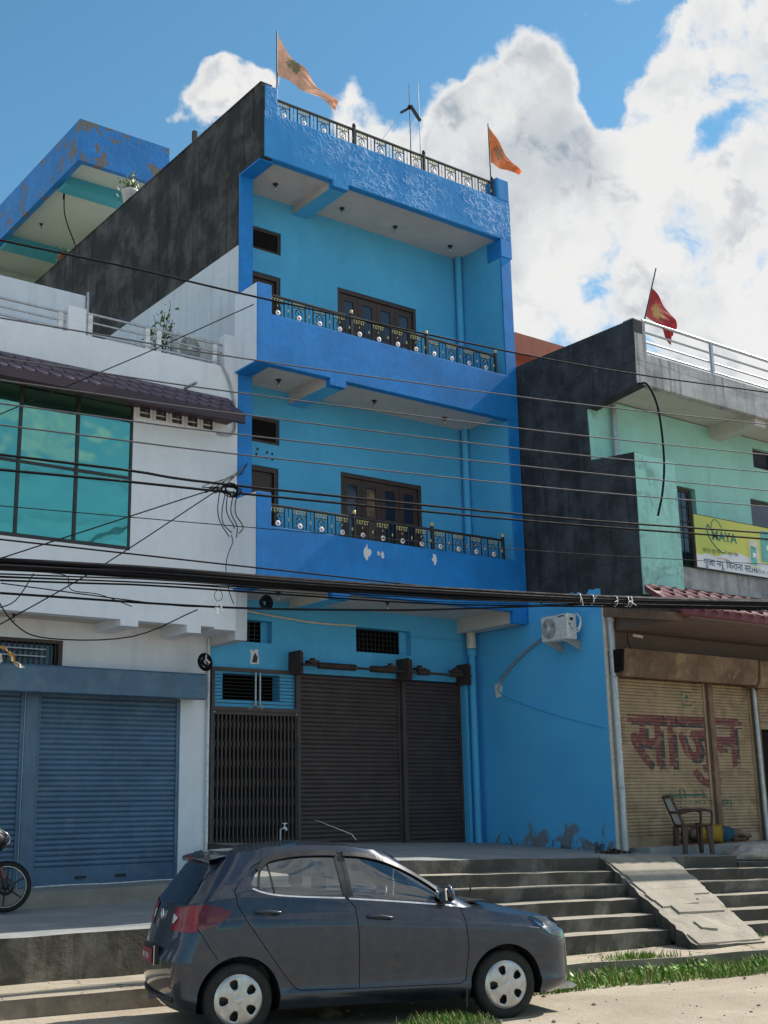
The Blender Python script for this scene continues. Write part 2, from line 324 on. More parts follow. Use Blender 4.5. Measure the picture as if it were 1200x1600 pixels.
M['cloth1'] = plain('pale_bundle', (.45, .48, .36), .9, 0., .1)
M['cloth2'] = plain('lilac_bundle', (.35, .35, .50), .9, 0., .1)

# ------------------------------------------------------------ mesh helpers
WP = {}                                    # world position of each object, for parenting
class MB:
    """collects world-space geometry for ONE mesh object"""
    def __init__(s): s.v = []; s.f = []; s.m = []; s.sm = []
    def add(s, vs, fs, mi=0, sm=False):
        n = len(s.v); s.v += [tuple(v) for v in vs]
        for f in fs: s.f.append([i + n for i in f]); s.m.append(mi); s.sm.append(sm)
        return s
    def box(s, x0, x1, y0, y1, z0, z1, mi=0):
        v = [(x, y, z) for x in (x0, x1) for y in (y0, y1) for z in (z0, z1)]
        return s.add(v, [(0, 1, 3, 2), (4, 6, 7, 5), (0, 4, 5, 1), (2, 3, 7, 6), (0, 2, 6, 4), (1, 5, 7, 3)], mi)
    def bbox(s, x0, x1, y0, y1, z0, z1, c=.006, mi=0):
        """box with chamfered vertical-front edges: chamfer all 12 edges"""
        xs, ys, zs = (x0, x1), (y0, y1), (z0, z1); bm = bmesh.new()
        r = bmesh.ops.create_cube(bm, size=1.)
        for v in bm.verts: v.co = Vector((xs[v.co.x > 0], ys[v.co.y > 0], zs[v.co.z > 0]))
        bmesh.ops.bevel(bm, geom=list(bm.edges), offset=c, segments=1, affect='EDGES', profile=.5)
        s.bm(bm, mi); return s
    def bm(s, bm, mi=0, sm=False):
        bm.verts.index_update(); s.add([v.co[:] for v in bm.verts], [[v.index for v in f.verts] for f in bm.faces], mi, sm); bm.free(); return s
    def obox(s, c, ax, h, mi=0):
        """oriented box: centre, three axes, half sizes"""
        c = Vector(c); a = [Vector(k).normalized() * hh for k, hh in zip(ax, h)]
        v = [c + a[0] * i + a[1] * j + a[2] * k for i in (-1, 1) for j in (-1, 1) for k in (-1, 1)]
        return s.add(v, [(0, 1, 3, 2), (4, 6, 7, 5), (0, 4, 5, 1), (2, 3, 7, 6), (0, 2, 6, 4), (1, 5, 7, 3)], mi)
    def bar(s, p, q, w, t, mi=0, up=(0, 0, 1)):
        p, q = Vector(p), Vector(q); d = (q - p); u = Vector(up)
        if abs(d.normalized().dot(u)) > .95: u = Vector((0, 1, 0))
        sd = d.cross(u).normalized(); u2 = sd.cross(d).normalized()
        return s.obox((p + q) / 2, (d, sd, u2), (d.length / 2, w / 2, t / 2), mi)
    def prism(s, poly, axis, a, b, mi=0):
        """poly of 2D points, extruded along axis ('x': poly is (y,z), 'y': (x,z), 'z': (x,y))"""
        mk = {'x': lambda p, k: (k, p[0], p[1]), 'y': lambda p, k: (p[0], k, p[1]), 'z': lambda p, k: (p[0], p[1], k)}[axis]
        n = len(poly); v = [mk(p, a) for p in poly] + [mk(p, b) for p in poly]
        f = [tuple(range(n))[::-1], tuple(range(n, 2 * n))] + [(i, (i + 1) % n, n + (i + 1) % n, n + i) for i in range(n)]
        return s.add(v, f, mi)
    def tube(s, pts, r, n=8, mi=0, cap=True, sm=True):
        pts = [Vector(p) for p in pts]; rs = r if isinstance(r, (list, tuple)) else [r] * len(pts)
        u = None; rings = []
        for i, p in enumerate(pts):
            d = (pts[min(i + 1, len(pts) - 1)] - pts[max(i - 1, 0)]).normalized()
            if u is None:
                u = d.orthogonal().normalized()
            else:
                u = (u - d * u.dot(d)).normalized()
            w = d.cross(u); rings.append([p + (u * math.cos(2 * math.pi * k / n) + w * math.sin(2 * math.pi * k / n)) * rs[i] for k in range(n)])
        v = [q for rg in rings for q in rg]; f = []
        for i in range(len(pts) - 1):
            for k in range(n): f.append((i * n + k, i * n + (k + 1) % n, (i + 1) * n + (k + 1) % n, (i + 1) * n + k))
        s.add(v, f, mi, sm)
        if cap: s.add(rings[0], [tuple(range(n))[::-1]], mi); s.add(rings[-1], [tuple(range(n))], mi)
        return s
    def lathe(s, c, axis, prof, n=24, mi=0, sm=True, a0=0, a1=2 * math.pi):
        """prof: (r, h) along axis from c"""
        c = Vector(c); ax = Vector(axis).normalized(); u = ax.orthogonal().normalized()
        if abs(ax.z) < .9: u = Vector((0, 0, 1)) - ax * ax.z; u.normalize()
        w = ax.cross(u); full = abs(a1 - a0 - 2 * math.pi) < 1e-6; k = n if full else n + 1
        v = [c + ax * h + (u * math.cos(a0 + (a1 - a0) * j / n) + w * math.sin(a0 + (a1 - a0) * j / n)) * r for r, h in prof for j in range(k)]
        f = [(i * k + j, i * k + (j + 1) % k, (i + 1) * k + (j + 1) % k, (i + 1) * k + j) for i in range(len(prof) - 1) for j in range(n)]
        return s.add(v, f, mi, sm)
    def sphere(s, c, r, n=12, mi=0, sc=(1, 1, 1)):
        c = Vector(c); v = []; f = []; m = n // 2
        for i in range(m + 1):
            t = math.pi * i / m
            for j in range(n): v.append(c + Vector((r * sc[0] * math.sin(t) * math.cos(2 * math.pi * j / n), r * sc[1] * math.sin(t) * math.sin(2 * math.pi * j / n), r * sc[2] * math.cos(t))))
        for i in range(m):
            for j in range(n): f.append((i * n + j, (i + 1) * n + j, (i + 1) * n + (j + 1) % n, i * n + (j + 1) % n))
        return s.add(v, f, mi, True)
    def build(s, name, mats, parent=None, label=None, local=False, kind=None, org=None):
        if not isinstance(mats, (list, tuple)): mats = [mats]
        me = bpy.data.meshes.new(name)
        if not s.v: return None
        if org is None:
            lo = [min(v[i] for v in s.v) for i in range(3)]; hi = [max(v[i] for v in s.v) for i in range(3)]
            org = Vector(((lo[0] + hi[0]) / 2, (lo[1] + hi[1]) / 2, lo[2] if parent is None else (lo[2] + hi[2]) / 2))
        org = Vector(org)
        me.from_pydata([Vector(v) - org for v in s.v], [], s.f)
        for m in mats: me.materials.append(M[m] if isinstance(m, str) else m)
        me.polygons.foreach_set('material_index', s.m); me.polygons.foreach_set('use_smooth', s.sm)
        me.update(); o = bpy.data.objects.new(name, me); COL.objects.link(o)
        put(o, org, parent)
        if label: o['label'] = label
        if kind: o['kind'] = kind
        return o
def put(o, wpos, parent=None):
    """place o at a world (or, under a rotated thing, thing-space) position"""
    wpos = Vector(wpos); WP[o.name] = wpos
    if parent is not None: o.parent = parent; o.location = wpos - WP[parent.name]
    else: o.location = wpos
def thing(name, label, cat, loc=(0, 0, 0), rz=0., group=None):
    o = bpy.data.objects.new(name, None); COL.objects.link(o); o.empty_display_size = .3
    o.location = loc; o.rotation_euler = (0, 0, rz); WP[o.name] = Vector(loc)
    o['label'] = label; o['category'] = cat
    if group: o['group'] = group
    return o
def tag(o, label, cat, group=None):
    o['label'] = label; o['category'] = cat
    if group: o['group'] = group
    return o
def struct(o): o['kind'] = 'structure'; return o
def dup(o, wpos, parent):
    c = o.copy(); COL.objects.link(c); WP[c.name] = Vector(wpos)
    if parent is not None: c.parent = parent; c.location = Vector(wpos) - WP[parent.name]
    else: c.location = wpos
    return c
def spline(pts, n=6):
    pts = [Vector(p) for p in pts]
    if len(pts) < 3: return pts
    P = [pts[0] * 2 - pts[1]] + pts + [pts[-1] * 2 - pts[-2]]; out = []
    for i in range(1, len(P) - 2):
        a, b, c, d = P[i - 1], P[i], P[i + 1], P[i + 2]
        for k in range(n):
            t = k / n; out.append(.5 * ((2 * b) + (c - a) * t + (2 * a - 5 * b + 4 * c - d) * t * t + (3 * b - a - 3 * c + d) * t ** 3))
    out.append(pts[-1]); return out
def wall(mb, x0, x1, y0, y1, z0, z1, holes, mi=0):
    """wall in the XZ plane with rectangular openings (hx0,hx1,hz0,hz1)"""
    xs = sorted({x0, x1, *[h[0] for h in holes], *[h[1] for h in holes]}); zs = sorted({z0, z1, *[h[2] for h in holes], *[h[3] for h in holes]})
    xs = [x for x in xs if x0 <= x <= x1]; zs = [z for z in zs if z0 <= z <= z1]
    solid = {}
    for i in range(len(xs) - 1):
        for j in range(len(zs) - 1):
            cx, cz = (xs[i] + xs[i + 1]) / 2, (zs[j] + zs[j + 1]) / 2
            solid[i, j] = not any(h[0] < cx < h[1] and h[2] < cz < h[3] for h in holes)
    for (i, j), ok in solid.items():
        if not ok: continue
        a, b, c, d = xs[i], xs[i + 1], zs[j], zs[j + 1]
        mb.add([(a, y0, c), (b, y0, c), (b, y0, d), (a, y0, d)], [(0, 1, 2, 3)], mi)
        mb.add([(a, y1, c), (b, y1, c), (b, y1, d), (a, y1, d)], [(3, 2, 1, 0)], mi)
        if not solid.get((i - 1, j), False): mb.add([(a, y0, c), (a, y0, d), (a, y1, d), (a, y1, c)], [(0, 1, 2, 3)], mi)
        if not solid.get((i + 1, j), False): mb.add([(b, y0, c), (b, y1, c), (b, y1, d), (b, y0, d)], [(0, 1, 2, 3)], mi)
        if not solid.get((i, j - 1), False): mb.add([(a, y0, c), (a, y1, c), (b, y1, c), (b, y0, c)], [(0, 1, 2, 3)], mi)
        if not solid.get((i, j + 1), False): mb.add([(a, y0, d), (b, y0, d), (b, y1, d), (a, y1, d)], [(0, 1, 2, 3)], mi)
    return mb
def text_mesh(body, size, bold=0.):
    c = bpy.data.curves.new('lettering', 'FONT'); c.body = body; c.size = size; c.offset = bold; c.resolution_u = 3
    o = bpy.data.objects.new('lettering', c); COL.objects.link(o)
    dg = bpy.context.evaluated_depsgraph_get(); ev = o.evaluated_get(dg); me = ev.to_mesh()
    v = [x.co.copy() for x in me.vertices]; f = [list(p.vertices) for p in me.polygons]
    ev.to_mesh_clear(); bpy.data.objects.remove(o); bpy.data.curves.remove(c)
    return v, f
def framed(parent, name, x0, x1, z0, z1, y, fr=.05, mat='darkwood', pane='darkglass', bars=None, muls=0, panename='pane'):
    """window or door leaf set: frame part with its panes as sub-parts"""
    mb = MB(); d = .05
    mb.box(x0, x0 + fr, y, y + d, z0, z1).box(x1 - fr, x1, y, y + d, z0, z1).box(x0 + fr, x1 - fr, y, y + d, z1 - fr, z1).box(x0 + fr, x1 - fr, y, y + d, z0, z0 + fr)
    n = muls + 1; w = (x1 - x0 - 2 * fr - muls * fr) / n
    for i in range(muls):
        a = x0 + fr + w * (i + 1) + fr * i; mb.box(a, a + fr, y + .002, y + d - .002, z0 + fr, z1 - fr)
    o = mb.build(name, mat, parent)
    for i in range(n):
        a = x0 + fr + i * (w + fr); MB().box(a, a + w, y + .022, y + .032, z0 + fr, z1 - fr).build(panename, pane, o)
    if bars: bars(o)
    return o
def slat_mesh(w, pitch, depth=.014):
    """one interlocking curved shutter slat, centred on its own middle, front towards -Y"""
    prof = [(.004, -.5), (-.0005 - depth * .35, -.42), (-depth * .85, -.2), (-depth, .02), (-depth * .8, .24), (-depth * .3, .40), (.004, .46), (.004, .5)]
    v = [(x, p[0], p[1] * pitch) for x in (-w / 2, w / 2) for p in prof]; n = len(prof)
    f = [(i, n + i, n + i + 1, i + 1) for i in range(n - 1)]
    return v, f, prof
SR = random.Random(404)
def shutter(parent, x0, x1, z0, z1, y, pitch, mat, label=None, bottom=.12, botmat=None):
    """rolling shutter: guide rails and bottom bar in one part, every slat a sub-part"""
    mb = MB(); mb.box(x0 - .04, x0 + .012, y - .03, y + .03, z0, z1).box(x1 - .012, x1 + .04, y - .03, y + .03, z0, z1)
    mb.box(x0 + .012, x1 - .012, y - .012, y + .012, z0, z0 + bottom).box(x0 + .012, x1 - .012, y - .028, y - .012, z0 + .004, z0 + .03)
    o = mb.build('shutter', botmat or mat, parent, label)
    n = int((z1 - z0 - bottom) / pitch); pitch = (z1 - z0 - bottom) / n; v, f, _ = slat_mesh(x1 - x0 - .024, pitch); first = None
    for i in range(n):
        p = ((x0 + x1) / 2, y, z0 + bottom + (i + .5) * pitch)
        if first is None:
            mb = MB(); mb.add(v, f, 0, True); first = mb.build('slat', mat, o, org=(0, 0, 0)); put(first, p, o)
        else:
            c = dup(first, (p[0], p[1] + SR.uniform(-.002, .002), p[2]), o); c.rotation_euler = (SR.uniform(-.05, .05), SR.uniform(-.0011, .0011), SR.uniform(-.0016, .0016))
    return o

# ------------------------------------------------------------ ground, road, footpaths, platforms, steps
def gz(x, y=0): return -.015 * (max(-25, min(45, x)) - 7)
mb = MB(); nx, ny = 60, 50
def gx(i): t = i / nx * 2 - 1; return 8 + 60 * t + 900 * t ** 5
def gy(j): t = j / ny * 2 - 1; return 8 + 40 * t + 900 * t ** 5
vs_ = []
for j in range(ny + 1):
    for i in range(nx + 1):
        x, y = gx(i), gy(j); vs_.append((x, y, gz(x) + .012 * math.sin(x * 1.7 + y) * math.cos(y * 1.3)))
mb.add(vs_, [(j * (nx + 1) + i, j * (nx + 1) + i + 1, (j + 1) * (nx + 1) + i + 1, (j + 1) * (nx + 1) + i) for j in range(ny) for i in range(nx)], 0, True)
struct(mb.build('ground', 'ground', org=(0, 0, 0)))
def sheet(pts_front, pts_back, top, drop, name, mat, n=28, rough=.008, seed=1, sub=6):
    """slab following two polylines in plan; top(x,y) gives its height; front face drops by drop"""
    rnd = random.Random(seed); mb = MB(); m = sub; rows = []
    for j in range(m + 1):
        row = []
        for i in range(n + 1):
            t = i / n; a = Vector(pts_front[0]).lerp(Vector(pts_front[1]), t); b = Vector(pts_back[0]).lerp(Vector(pts_back[1]), t); p = a.lerp(b, j / m)
            q = rnd.uniform(-rough, rough); row.append((p.x, p.y + (rnd.uniform(-rough, rough) * 2 if j == 0 else 0), top(p.x, p.y) + q * .6))
        rows.append(row)
    v = [p for r_ in rows for p in r_]; k = n + 1
    f = [(j * k + i, j * k + i + 1, (j + 1) * k + i + 1, (j + 1) * k + i) for j in range(m) for i in range(n)]
    mb.add(v, f, 0, True)
    fr = rows[0]; low = [(p[0] + rnd.uniform(-.004, .004), p[1] - rnd.uniform(0, rough * 1.5), p[2] - drop) for p in fr]
    mid = [(p[0], p[1] - rnd.uniform(-rough, rough), p[2] - drop * .5) for p in fr]
    mb.add(fr + mid, [(i, k + i, k + i + 1, i + 1) for i in range(n)], 1); mb.add(mid + low, [(i, k + i, k + i + 1, i + 1) for i in range(n)], 1)
    for e in (0, -1): mb.add([rows[0][e], rows[-1][e], (rows[-1][e][0], rows[-1][e][1], rows[-1][e][2] - drop), low[e]], [(0, 1, 2, 3)], 1)
    return struct(mb.build(name, mat, org=(0, 0, 0)))
sheet(((-20, 12.9), (9.6, 11.02)), ((-20, 14), (9.6, 12.5)), lambda x, y: gz(x) + .165 + .01 * (y - 11), .30, 'footpath', ['walk', 'kerb'], 60, .012, 3)
sheet(((9.0, 10.25), (32, 7.2)), ((9.0, 10.85), (32, 10.9)), lambda x, y: gz(x) + .16 + .02 * (y - 10), .26, 'footpath', ['walk', 'kerb'], 50, .014, 4)
# raised platform before the white shop
sheet(((-20, 12.5), (9.3, 12.28)), ((-20, 15.62), (9.3, 15.62)), lambda x, y: .645 + .012 * (y - 12.3) - .004 * (x - 5), .75, 'platform', ['platgrey', 'platface'], 60, .014, 5, 8)
sheet(((-20, 15.6), (9.33, 15.6)), ((-20, 16.65), (9.33, 16.65)), lambda x, y: .875, .3, 'doorstep', ['platgrey', 'conc'], 40, .006, 6)
# raised platform before the blue house and the brown shops, with the flight of steps
def pz(x, y): return 1.17 - .028 * (x - 10.5) + .04 * (y - 12.2)
sheet(((9.3, 12.2), (15.95, 12.2)), ((9.3, 16.62), (15.95, 16.62)), pz, .30, 'platform', ['platgrey', 'riser'], 30, .008, 7, 8)
sheet(((15.95, 12.15), (30, 12.15)), ((15.95, 14), (30, 14)), lambda x, y: pz(x, y) - .085, .30, 'platform', ['platgrey', 'riser'], 30, .008, 8)
stp = thing('steps', 'flight of worn concrete steps up to the shop platform', 'steps', (12, 11.5, .2)); stp['kind'] = 'structure'
del stp['label'], stp['category']
for i, (y, z) in enumerate(((11.9, .935), (11.6, .77), (11.3, .605), (11.0, .43), (10.7, .27))):
    rnd = random.Random(40 + i); mb = MB(); n = 46; x0, x1 = 9.3, 24.
    top = []; nose = []; fo = []
    for k in range(n + 1):
        x = x0 + (x1 - x0) * k / n; zz = z - .028 * (x - 12.8) + rnd.uniform(-.006, .006)
        nose.append((x, y + rnd.uniform(-.010, .010), zz)); top.append((x, y + .31, zz + .008)); fo.append((x, y + .02 + rnd.uniform(-.008, .008), zz - .30))
    mb.add(nose + top, [(k, k + 1, n + 2 + k, n + 1 + k) for k in range(n)], 0); mb.add(fo + nose, [(k, k + 1, n + 2 + k, n + 1 + k) for k in range(n)], 1)
    mb.add([fo[0], nose[0], top[0], (x0, y + .31, z - .3)], [(0, 1, 2, 3)], 1)
    mb.build('step', ['tread', 'riser'], stp)
# ramp laid over the steps
rp = thing('ramp', 'sloping concrete ramp laid over the steps', 'ramp', (13.7, 11.4, .1)); rp['kind'] = 'structure'; del rp['label'], rp['category']
rnd = random.Random(5)
def rpt(u, t):                           # u across 0..1, t down 0..1
    a = Vector((13.0, 12.25, 1.128)).lerp(Vector((14.46, 12.25, 1.09)), u); b = Vector((12.42, 10.2, .135)).lerp(Vector((13.70, 10.15, .085)), u); p = a.lerp(b, t)
    return p
mb = MB(); mm, nn = 30, 12; vv = []
for j in range(mm + 1):
    for i in range(nn + 1):
        p = rpt(i / nn, j / mm); e = (i in (0, nn)) * rnd.uniform(-.03, .03); vv.append((p.x + e, p.y, p.z + rnd.uniform(-.006, .006)))
mb.add(vv, [(j * (nn + 1) + i, (j + 1) * (nn + 1) + i, (j + 1) * (nn + 1) + i + 1, j * (nn + 1) + i + 1) for j in range(mm) for i in range(nn)], 0, False)
for i in (0, nn):
    ed = [vv[j * (nn + 1) + i] for j in range(mm + 1)]; lo = [(p[0], p[1] + .02, p[2] - .2) for p in ed]
    mb.add(ed + lo, [(j, j + 1, mm + 2 + j, mm + 1 + j) for j in range(mm)], 1)
ed = vv[mm * (nn + 1):]; lo = [(p[0], p[1], p[2] - .12) for p in ed]; mb.add(ed + lo, [(j, j + 1, nn + 2 + j, nn + 1 + j) for j in range(nn)], 1)
mb.build('bed', ['ramp', 'riser'], rp)
for (t, u0, u1, h, w, tz) in ((.05, .02, .97, .014, .13, 0), (.13, .03, .96, .02, .12, 0), (.22, .06, .97, .018, .12, .01), (.335, .04, .98, .022, .10, 0), (.41, .06, .97, .018, .09, 0),
                          (.475, .05, .72, .02, .075, .01), (.545, .08, .66, .024, .08, -.02), (.605, .22, .90, .026, .085, .01), (.78, .30, .52, .022, .07, .03), (.90, .03, .98, .016, .10, 0)):
    a, b, c, d = rpt(u0, t), rpt(u1, t + tz), rpt(u1 - .01, t + tz + w * .85), rpt(u0 + .015, t + w); up = Vector((0, 0, h * .6 + .012))
    mb = MB(); q = [a, b, c, d]; mb.add([p + up for p in q] + q, [(3, 2, 1, 0), (0, 1, 5, 4), (1, 2, 6, 5), (2, 3, 7, 6), (3, 0, 4, 7)]); mb.build('slab', 'tread' if t in (.475, .545, .605, .78, .22, .41) else 'ramp', rp)
# low cement threshold under the brown shutters
struct(MB().bbox(15.0, 18.6, 13.05, 13.47, 1.0, 1.165, .012).build('doorstep', 'platgrey'))

# ------------------------------------------------------------ blue three-storey house
H = thing('blue_house', 'three-storey bright blue house with railed balconies, dark brown shutters and a black side wall', 'house', (12, 16.5, 1.2))
XL, XR, YB = 9.29, 14.66, 15.12
# side wall over the neighbour: white below, mould-black above
mb = MB().prism([(15.80, 4.3), (30, 4.3), (30, 10.74), (15.80, 10.67)], 'x', XL, XL + .2); mb.build('side_wall', 'whitestain', H, 'rain-stained white side wall above the roof terrace')
mb = MB().prism([(15.125, 11.93), (15.80, 11.93), (15.80, 10.67), (30, 10.74), (30, 13.24), (15.125, 13.25)], 'x', XL, XL + .2); mb.build('upper_side_wall', 'blackwall', H, 'side wall black with mould below the roof')
MB().box(XL - .012, XL + .21, 15.0 + .125, 30, 13.245, 13.275).build('coping', 'blackwall', H)
MB().bbox(XL + .002, 9.55, 15.78, 16.02, 5.06, 11.93, .008).build('pillar', 'blue', H)
MB().box(9.30, 14.69, 16.62, 29.8, 12.1, 12.25).build('roof', 'platgrey', H)
# right wing wall of the balconies (inner face light blue, front edge deep blue)
MB().box(14.44, XR, 15.16, 16.34, 5.06, 12.06).build('wing_wall', 'cyan', H)
MB().bbox(14.42, XR + .004, YB + .004, 15.16, 5.04, 11.6, .006).build('wing_edge', 'blue', H)
MB().box(14.50, XR + .004, 16.60, 30, 5.2, 12.2).build('right_wall', 'whitestain', H)
MB().bbox(14.42, XR + .03, YB - .012, 15.5, 11.6, 11.95, .008).build('bracket', 'blue', H)
# back walls with openings
WY = 16.34
def back_wall(z0, z1, holes): wall(MB(), 9.49, 14.44, WY, WY + .25, z0, z1, holes).build('wall', 'cyan', H)
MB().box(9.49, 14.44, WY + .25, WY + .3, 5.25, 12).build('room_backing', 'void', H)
F3, F2 = 8.62, 5.25
back_wall(8.6, 12.0, [(9.60, 10.44, 11.0, 11.41), (9.60, 10.43, 8.65, 10.59), (11.61, 13.37, 8.65, 10.73)])
back_wall(5.15, 8.58, [(9.60, 10.41, 7.62, 8.06), (9.60, 10.39, 5.3, 7.23), (11.63, 13.38, 5.3, 7.375)])
for za, zb in ((11.0, 11.41), (7.62, 8.06)): framed(H, 'window', 9.601, 10.41 if zb < 9 else 10.439, za + .001, zb - .001, WY + .03, .05, 'darkwood', 'void', muls=0)
for zb, xr in ((10.59, 10.43), (7.23, 10.39)):
    o = MB(); o.box(9.601, 9.68, WY + .02, WY + .12, zb - 1.93, zb - .001).box(xr - .07, xr - .001, WY + .02, WY + .12, zb - 1.93, zb - .001).box(9.68, xr - .07, WY + .02, WY + .12, zb - .08, zb - .001)
    d = o.build('door', 'darkwood', H); MB().box(9.68, xr - .07, WY + .07, WY + .11, zb - 1.93, zb - .08).build('door_leaf', 'darkwood', d)
def french(x0, x1, zb, zt, curtain):
    mb = MB(); y = WY + .015
    mb.box(x0 + .001, x0 + .06, y, y + .12, zb, zt - .001).box(x1 - .06, x1 - .001, y, y + .12, zb, zt - .001).box(x0 + .06, x1 - .06, y, y + .12, zt - .07, zt - .001)
    d = mb.build('door', 'darkwood', H, 'four-leaf dark wooden balcony door with glazed panels'); w = (x1 - x0 - .12) / 4
    for i in range(4):
        a = x0 + .06 + i * w; s = .10
        lf = MB().box(a + .003, a + s, y + .03, y + .075, zb, zt - .075).box(a + w - s, a + w - .003, y + .03, y + .075, zb, zt - .075).box(a + s, a + w - s, y + .03, y + .075, zt - .19, zt - .075).box(a + s, a + w - s, y + .03, y + .075, zb, zb + .9)
        lf.box(a + s, a + w - s, y + .032, y + .073, zb + 1.35 - .02, zb + 1.35 + .02); lf.build('door_leaf', 'darkwood', d)
        MB().box(a + s, a + w - s, y + .045, y + .055, zb + .9, zt - .19).build('pane', 'darkglass', d)
        if curtain and i == 1: MB().box(a + s + .01, a + w - s - .03, y + .040, y + .044, zb + .9, zt - .21).build('curtain', 'rust', d)
french(11.61, 13.37, 8.65, 10.73, False); french(11.63, 13.38, 5.3, 7.375, True)
# ground-floor wall
GY = 16.60
wall(MB(), 9.30, 14.69, GY, GY + .22, 1.0, 5.10, [(9.36, 10.43, 4.41, 4.765), (12.09, 13.26, 4.385, 4.80), (9.54, 10.58, 3.495, 3.905), (9.36, 10.87, 1.05, 3.33), (10.93, 14.38, 1.05, 3.97)]).build('wall', 'cyan', H)
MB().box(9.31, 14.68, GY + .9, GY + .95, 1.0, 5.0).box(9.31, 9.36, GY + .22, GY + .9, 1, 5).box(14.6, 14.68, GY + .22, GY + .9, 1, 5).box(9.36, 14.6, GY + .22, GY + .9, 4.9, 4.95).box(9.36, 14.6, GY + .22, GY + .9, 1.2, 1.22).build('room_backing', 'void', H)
def grille(x0, x1, z0, z1, y, nx, nz_, name='window_grille', mat='iron', par=None):
    mb = MB()
    for i in range(nx + 1): x = x0 + (x1 - x0) * i / nx; mb.box(x - .006, x + .006, y, y + .012, z0, z1)
    for j in range(1, nz_): z = z0 + (z1 - z0) * j / nz_; mb.box(x0, x1, y + .012, y + .022, z - .005, z + .005)
    return mb.build(name, mat, par)
grille(9.362, 10.30, 4.412, 4.763, GY + .14, 9, 5, par=H); grille(12.092, 13.10, 4.387, 4.798, GY + .14, 12, 5, par=H)
MB().box(13.10, 13.255, GY + .12, GY + .16, 4.39, 4.795).build('window_jamb', 'cyan', H); MB().box(10.30, 10.428, GY + .12, GY + .16, 4.415, 4.76).build('window_jamb', 'cyan', H)
# barred opening above the gate
mb = MB(); y = GY - .05
mb.box(9.32, 10.90, y - .02, y + .03, 3.93, 3.985).box(9.32, 10.90, y - .02, y + .03, 3.325, 3.385).box(9.32, 9.37, y - .02, y + .03, 3.385, 3.93).box(10.85, 10.90, y - .02, y + .03, 3.385, 3.93)
tr = mb.build('transom_grille', 'brownmetal', H)
for k in range(9): z = 3.44 + k * .054; MB().tube([(9.37, y, z), (10.85, y, z)], .0055, 6).build('grille_rod', 'iron', tr) if k == 0 else None
rod = [o for o in tr.children][0]; p0 = WP[rod.name]
for k in range(1, 9): dup(rod, p0 + Vector((0, 0, .054 * k)), tr)
for x in (10.09, 10.17):
    MB().box(x, x + .022, y - .012, y + .012, 3.40, 3.93).build('grille_stay', 'galv', tr)
MB().tube(spline([(9.98, y - .02, 3.36), (10.06, y - .03, 3.43), (10.14, y - .03, 3.38), (10.22, y - .03, 3.43), (10.20, y - .02, 3.36)]), .008, 6).build('grille_hook', 'galv', tr)
# collapsible gate
mb = MB(); y = GY - .02
mb.box(9.32, 9.365, y - .03, y + .06, 1.15, 3.33).box(10.88, 10.935, y - .03, y + .06, 1.15, 4.0).box(9.365, 10.88, y - .025, y + .05, 3.27, 3.325)
g = mb.build('folding_gate', 'brownmetal', H, 'dark brown collapsible lattice gate'); n = 22; pk = None
for i in range(n):
    x = 9.385 + (10.865 - 9.385) * i / (n - 1); pos = (x, y, 2.2)
    if pk is None: mb = MB().box(x - .011, x - .006, y - .012, y + .012, 1.18, 3.27).box(x - .006, x + .011, y - .012, y - .007, 1.18, 3.27); pk = mb.build('picket', 'brownmetal', g, org=pos); put(pk, pos, g)
    else: dup(pk, pos, g)
mb = MB()
for r_ in range(7):
    zc = 1.38 + r_ * .29
    for i in range(0, n - 1):
        xa = 9.385 + 1.48 * i / (n - 1); xb = 9.385 + 1.48 * (i + 1) / (n - 1)
        mb.bar((xa, y + .016, zc - .085), (xb, y + .016, zc + .085), .004, .014); mb.bar((xa, y + .021, zc + .085), (xb, y + .021, zc - .085), .004, .014)
lt = mb.build('lattice', 'brownmetal', g); lt['kind'] = 'stuff'
MB().box(9.37, 10.87, y + .045, y + .05, 1.2, 3.27).build('gate_backing', 'void', g)
for x in (9.37, 10.86): MB().sphere((x, y - .035, 3.30), .018, 8).build('rivet', 'steel', g)
# brown rolling shutters with their exposed roller gear
s1 = shutter(H, 10.99, 12.98, 1.20, 3.965, GY + .06, .069, 'brownmetal', 'wider dark brown rolling shutter beside the lattice gate')
s2 = shutter(H, 13.14, 14.34, 1.12, 3.955, GY + .06, .069, 'brownmetal', 'narrower dark brown rolling shutter beside the drain pipe')
MB().box(13.02, 13.10, GY - .03, GY + .09, 1.1, 4.0).build('shutter_post', 'brownmetal', H)
gear = MB().tube([(10.85, 16.36, 4.08), (14.40, 16.36, 4.06)], .022, 10).build('roller_shaft', 'rustdark', H)
for x0, x1 in ((11.15, 11.9), (12.2, 12.72), (13.2, 13.45), (13.95, 14.2)):
    mb = MB(); k = int((x1 - x0) / .022); rr = .045
    mb.tube([(x0, 16.36, 4.08), (x1, 16.36, 4.075)], [rr, rr], 12)
    for i in range(k): x = x0 + (x1 - x0) * (i + .5) / k; mb.lathe((x, 16.36, 4.078), (1, 0, 0), [(rr, -.009), (rr + .01, 0), (rr, .009)], 12)
    mb.build('spring', 'rustdark', gear)
for x in (11.05, 12.62, 13.25, 14.05): MB().bbox(x - .10, x + .10, 16.30, 16.44, 4.11, 4.15, .006).box(x - .03, x + .03, 16.33, 16.40, 4.09, 4.19).build('roller_bearing', 'rustdark', gear)
for x0, x1, z0, z1 in ((10.74, 10.90, 3.93, 4.29), (12.92, 13.12, 3.93, 4.29), (14.26, 14.46, 3.92, 4.27)):
    MB().bbox(x0, x1, 16.40, 16.60, z0, z1, .006).box(x0, x0 + .012, 16.24, 16.40, z0, z1).build('shutter_bracket', 'rustdark', H)
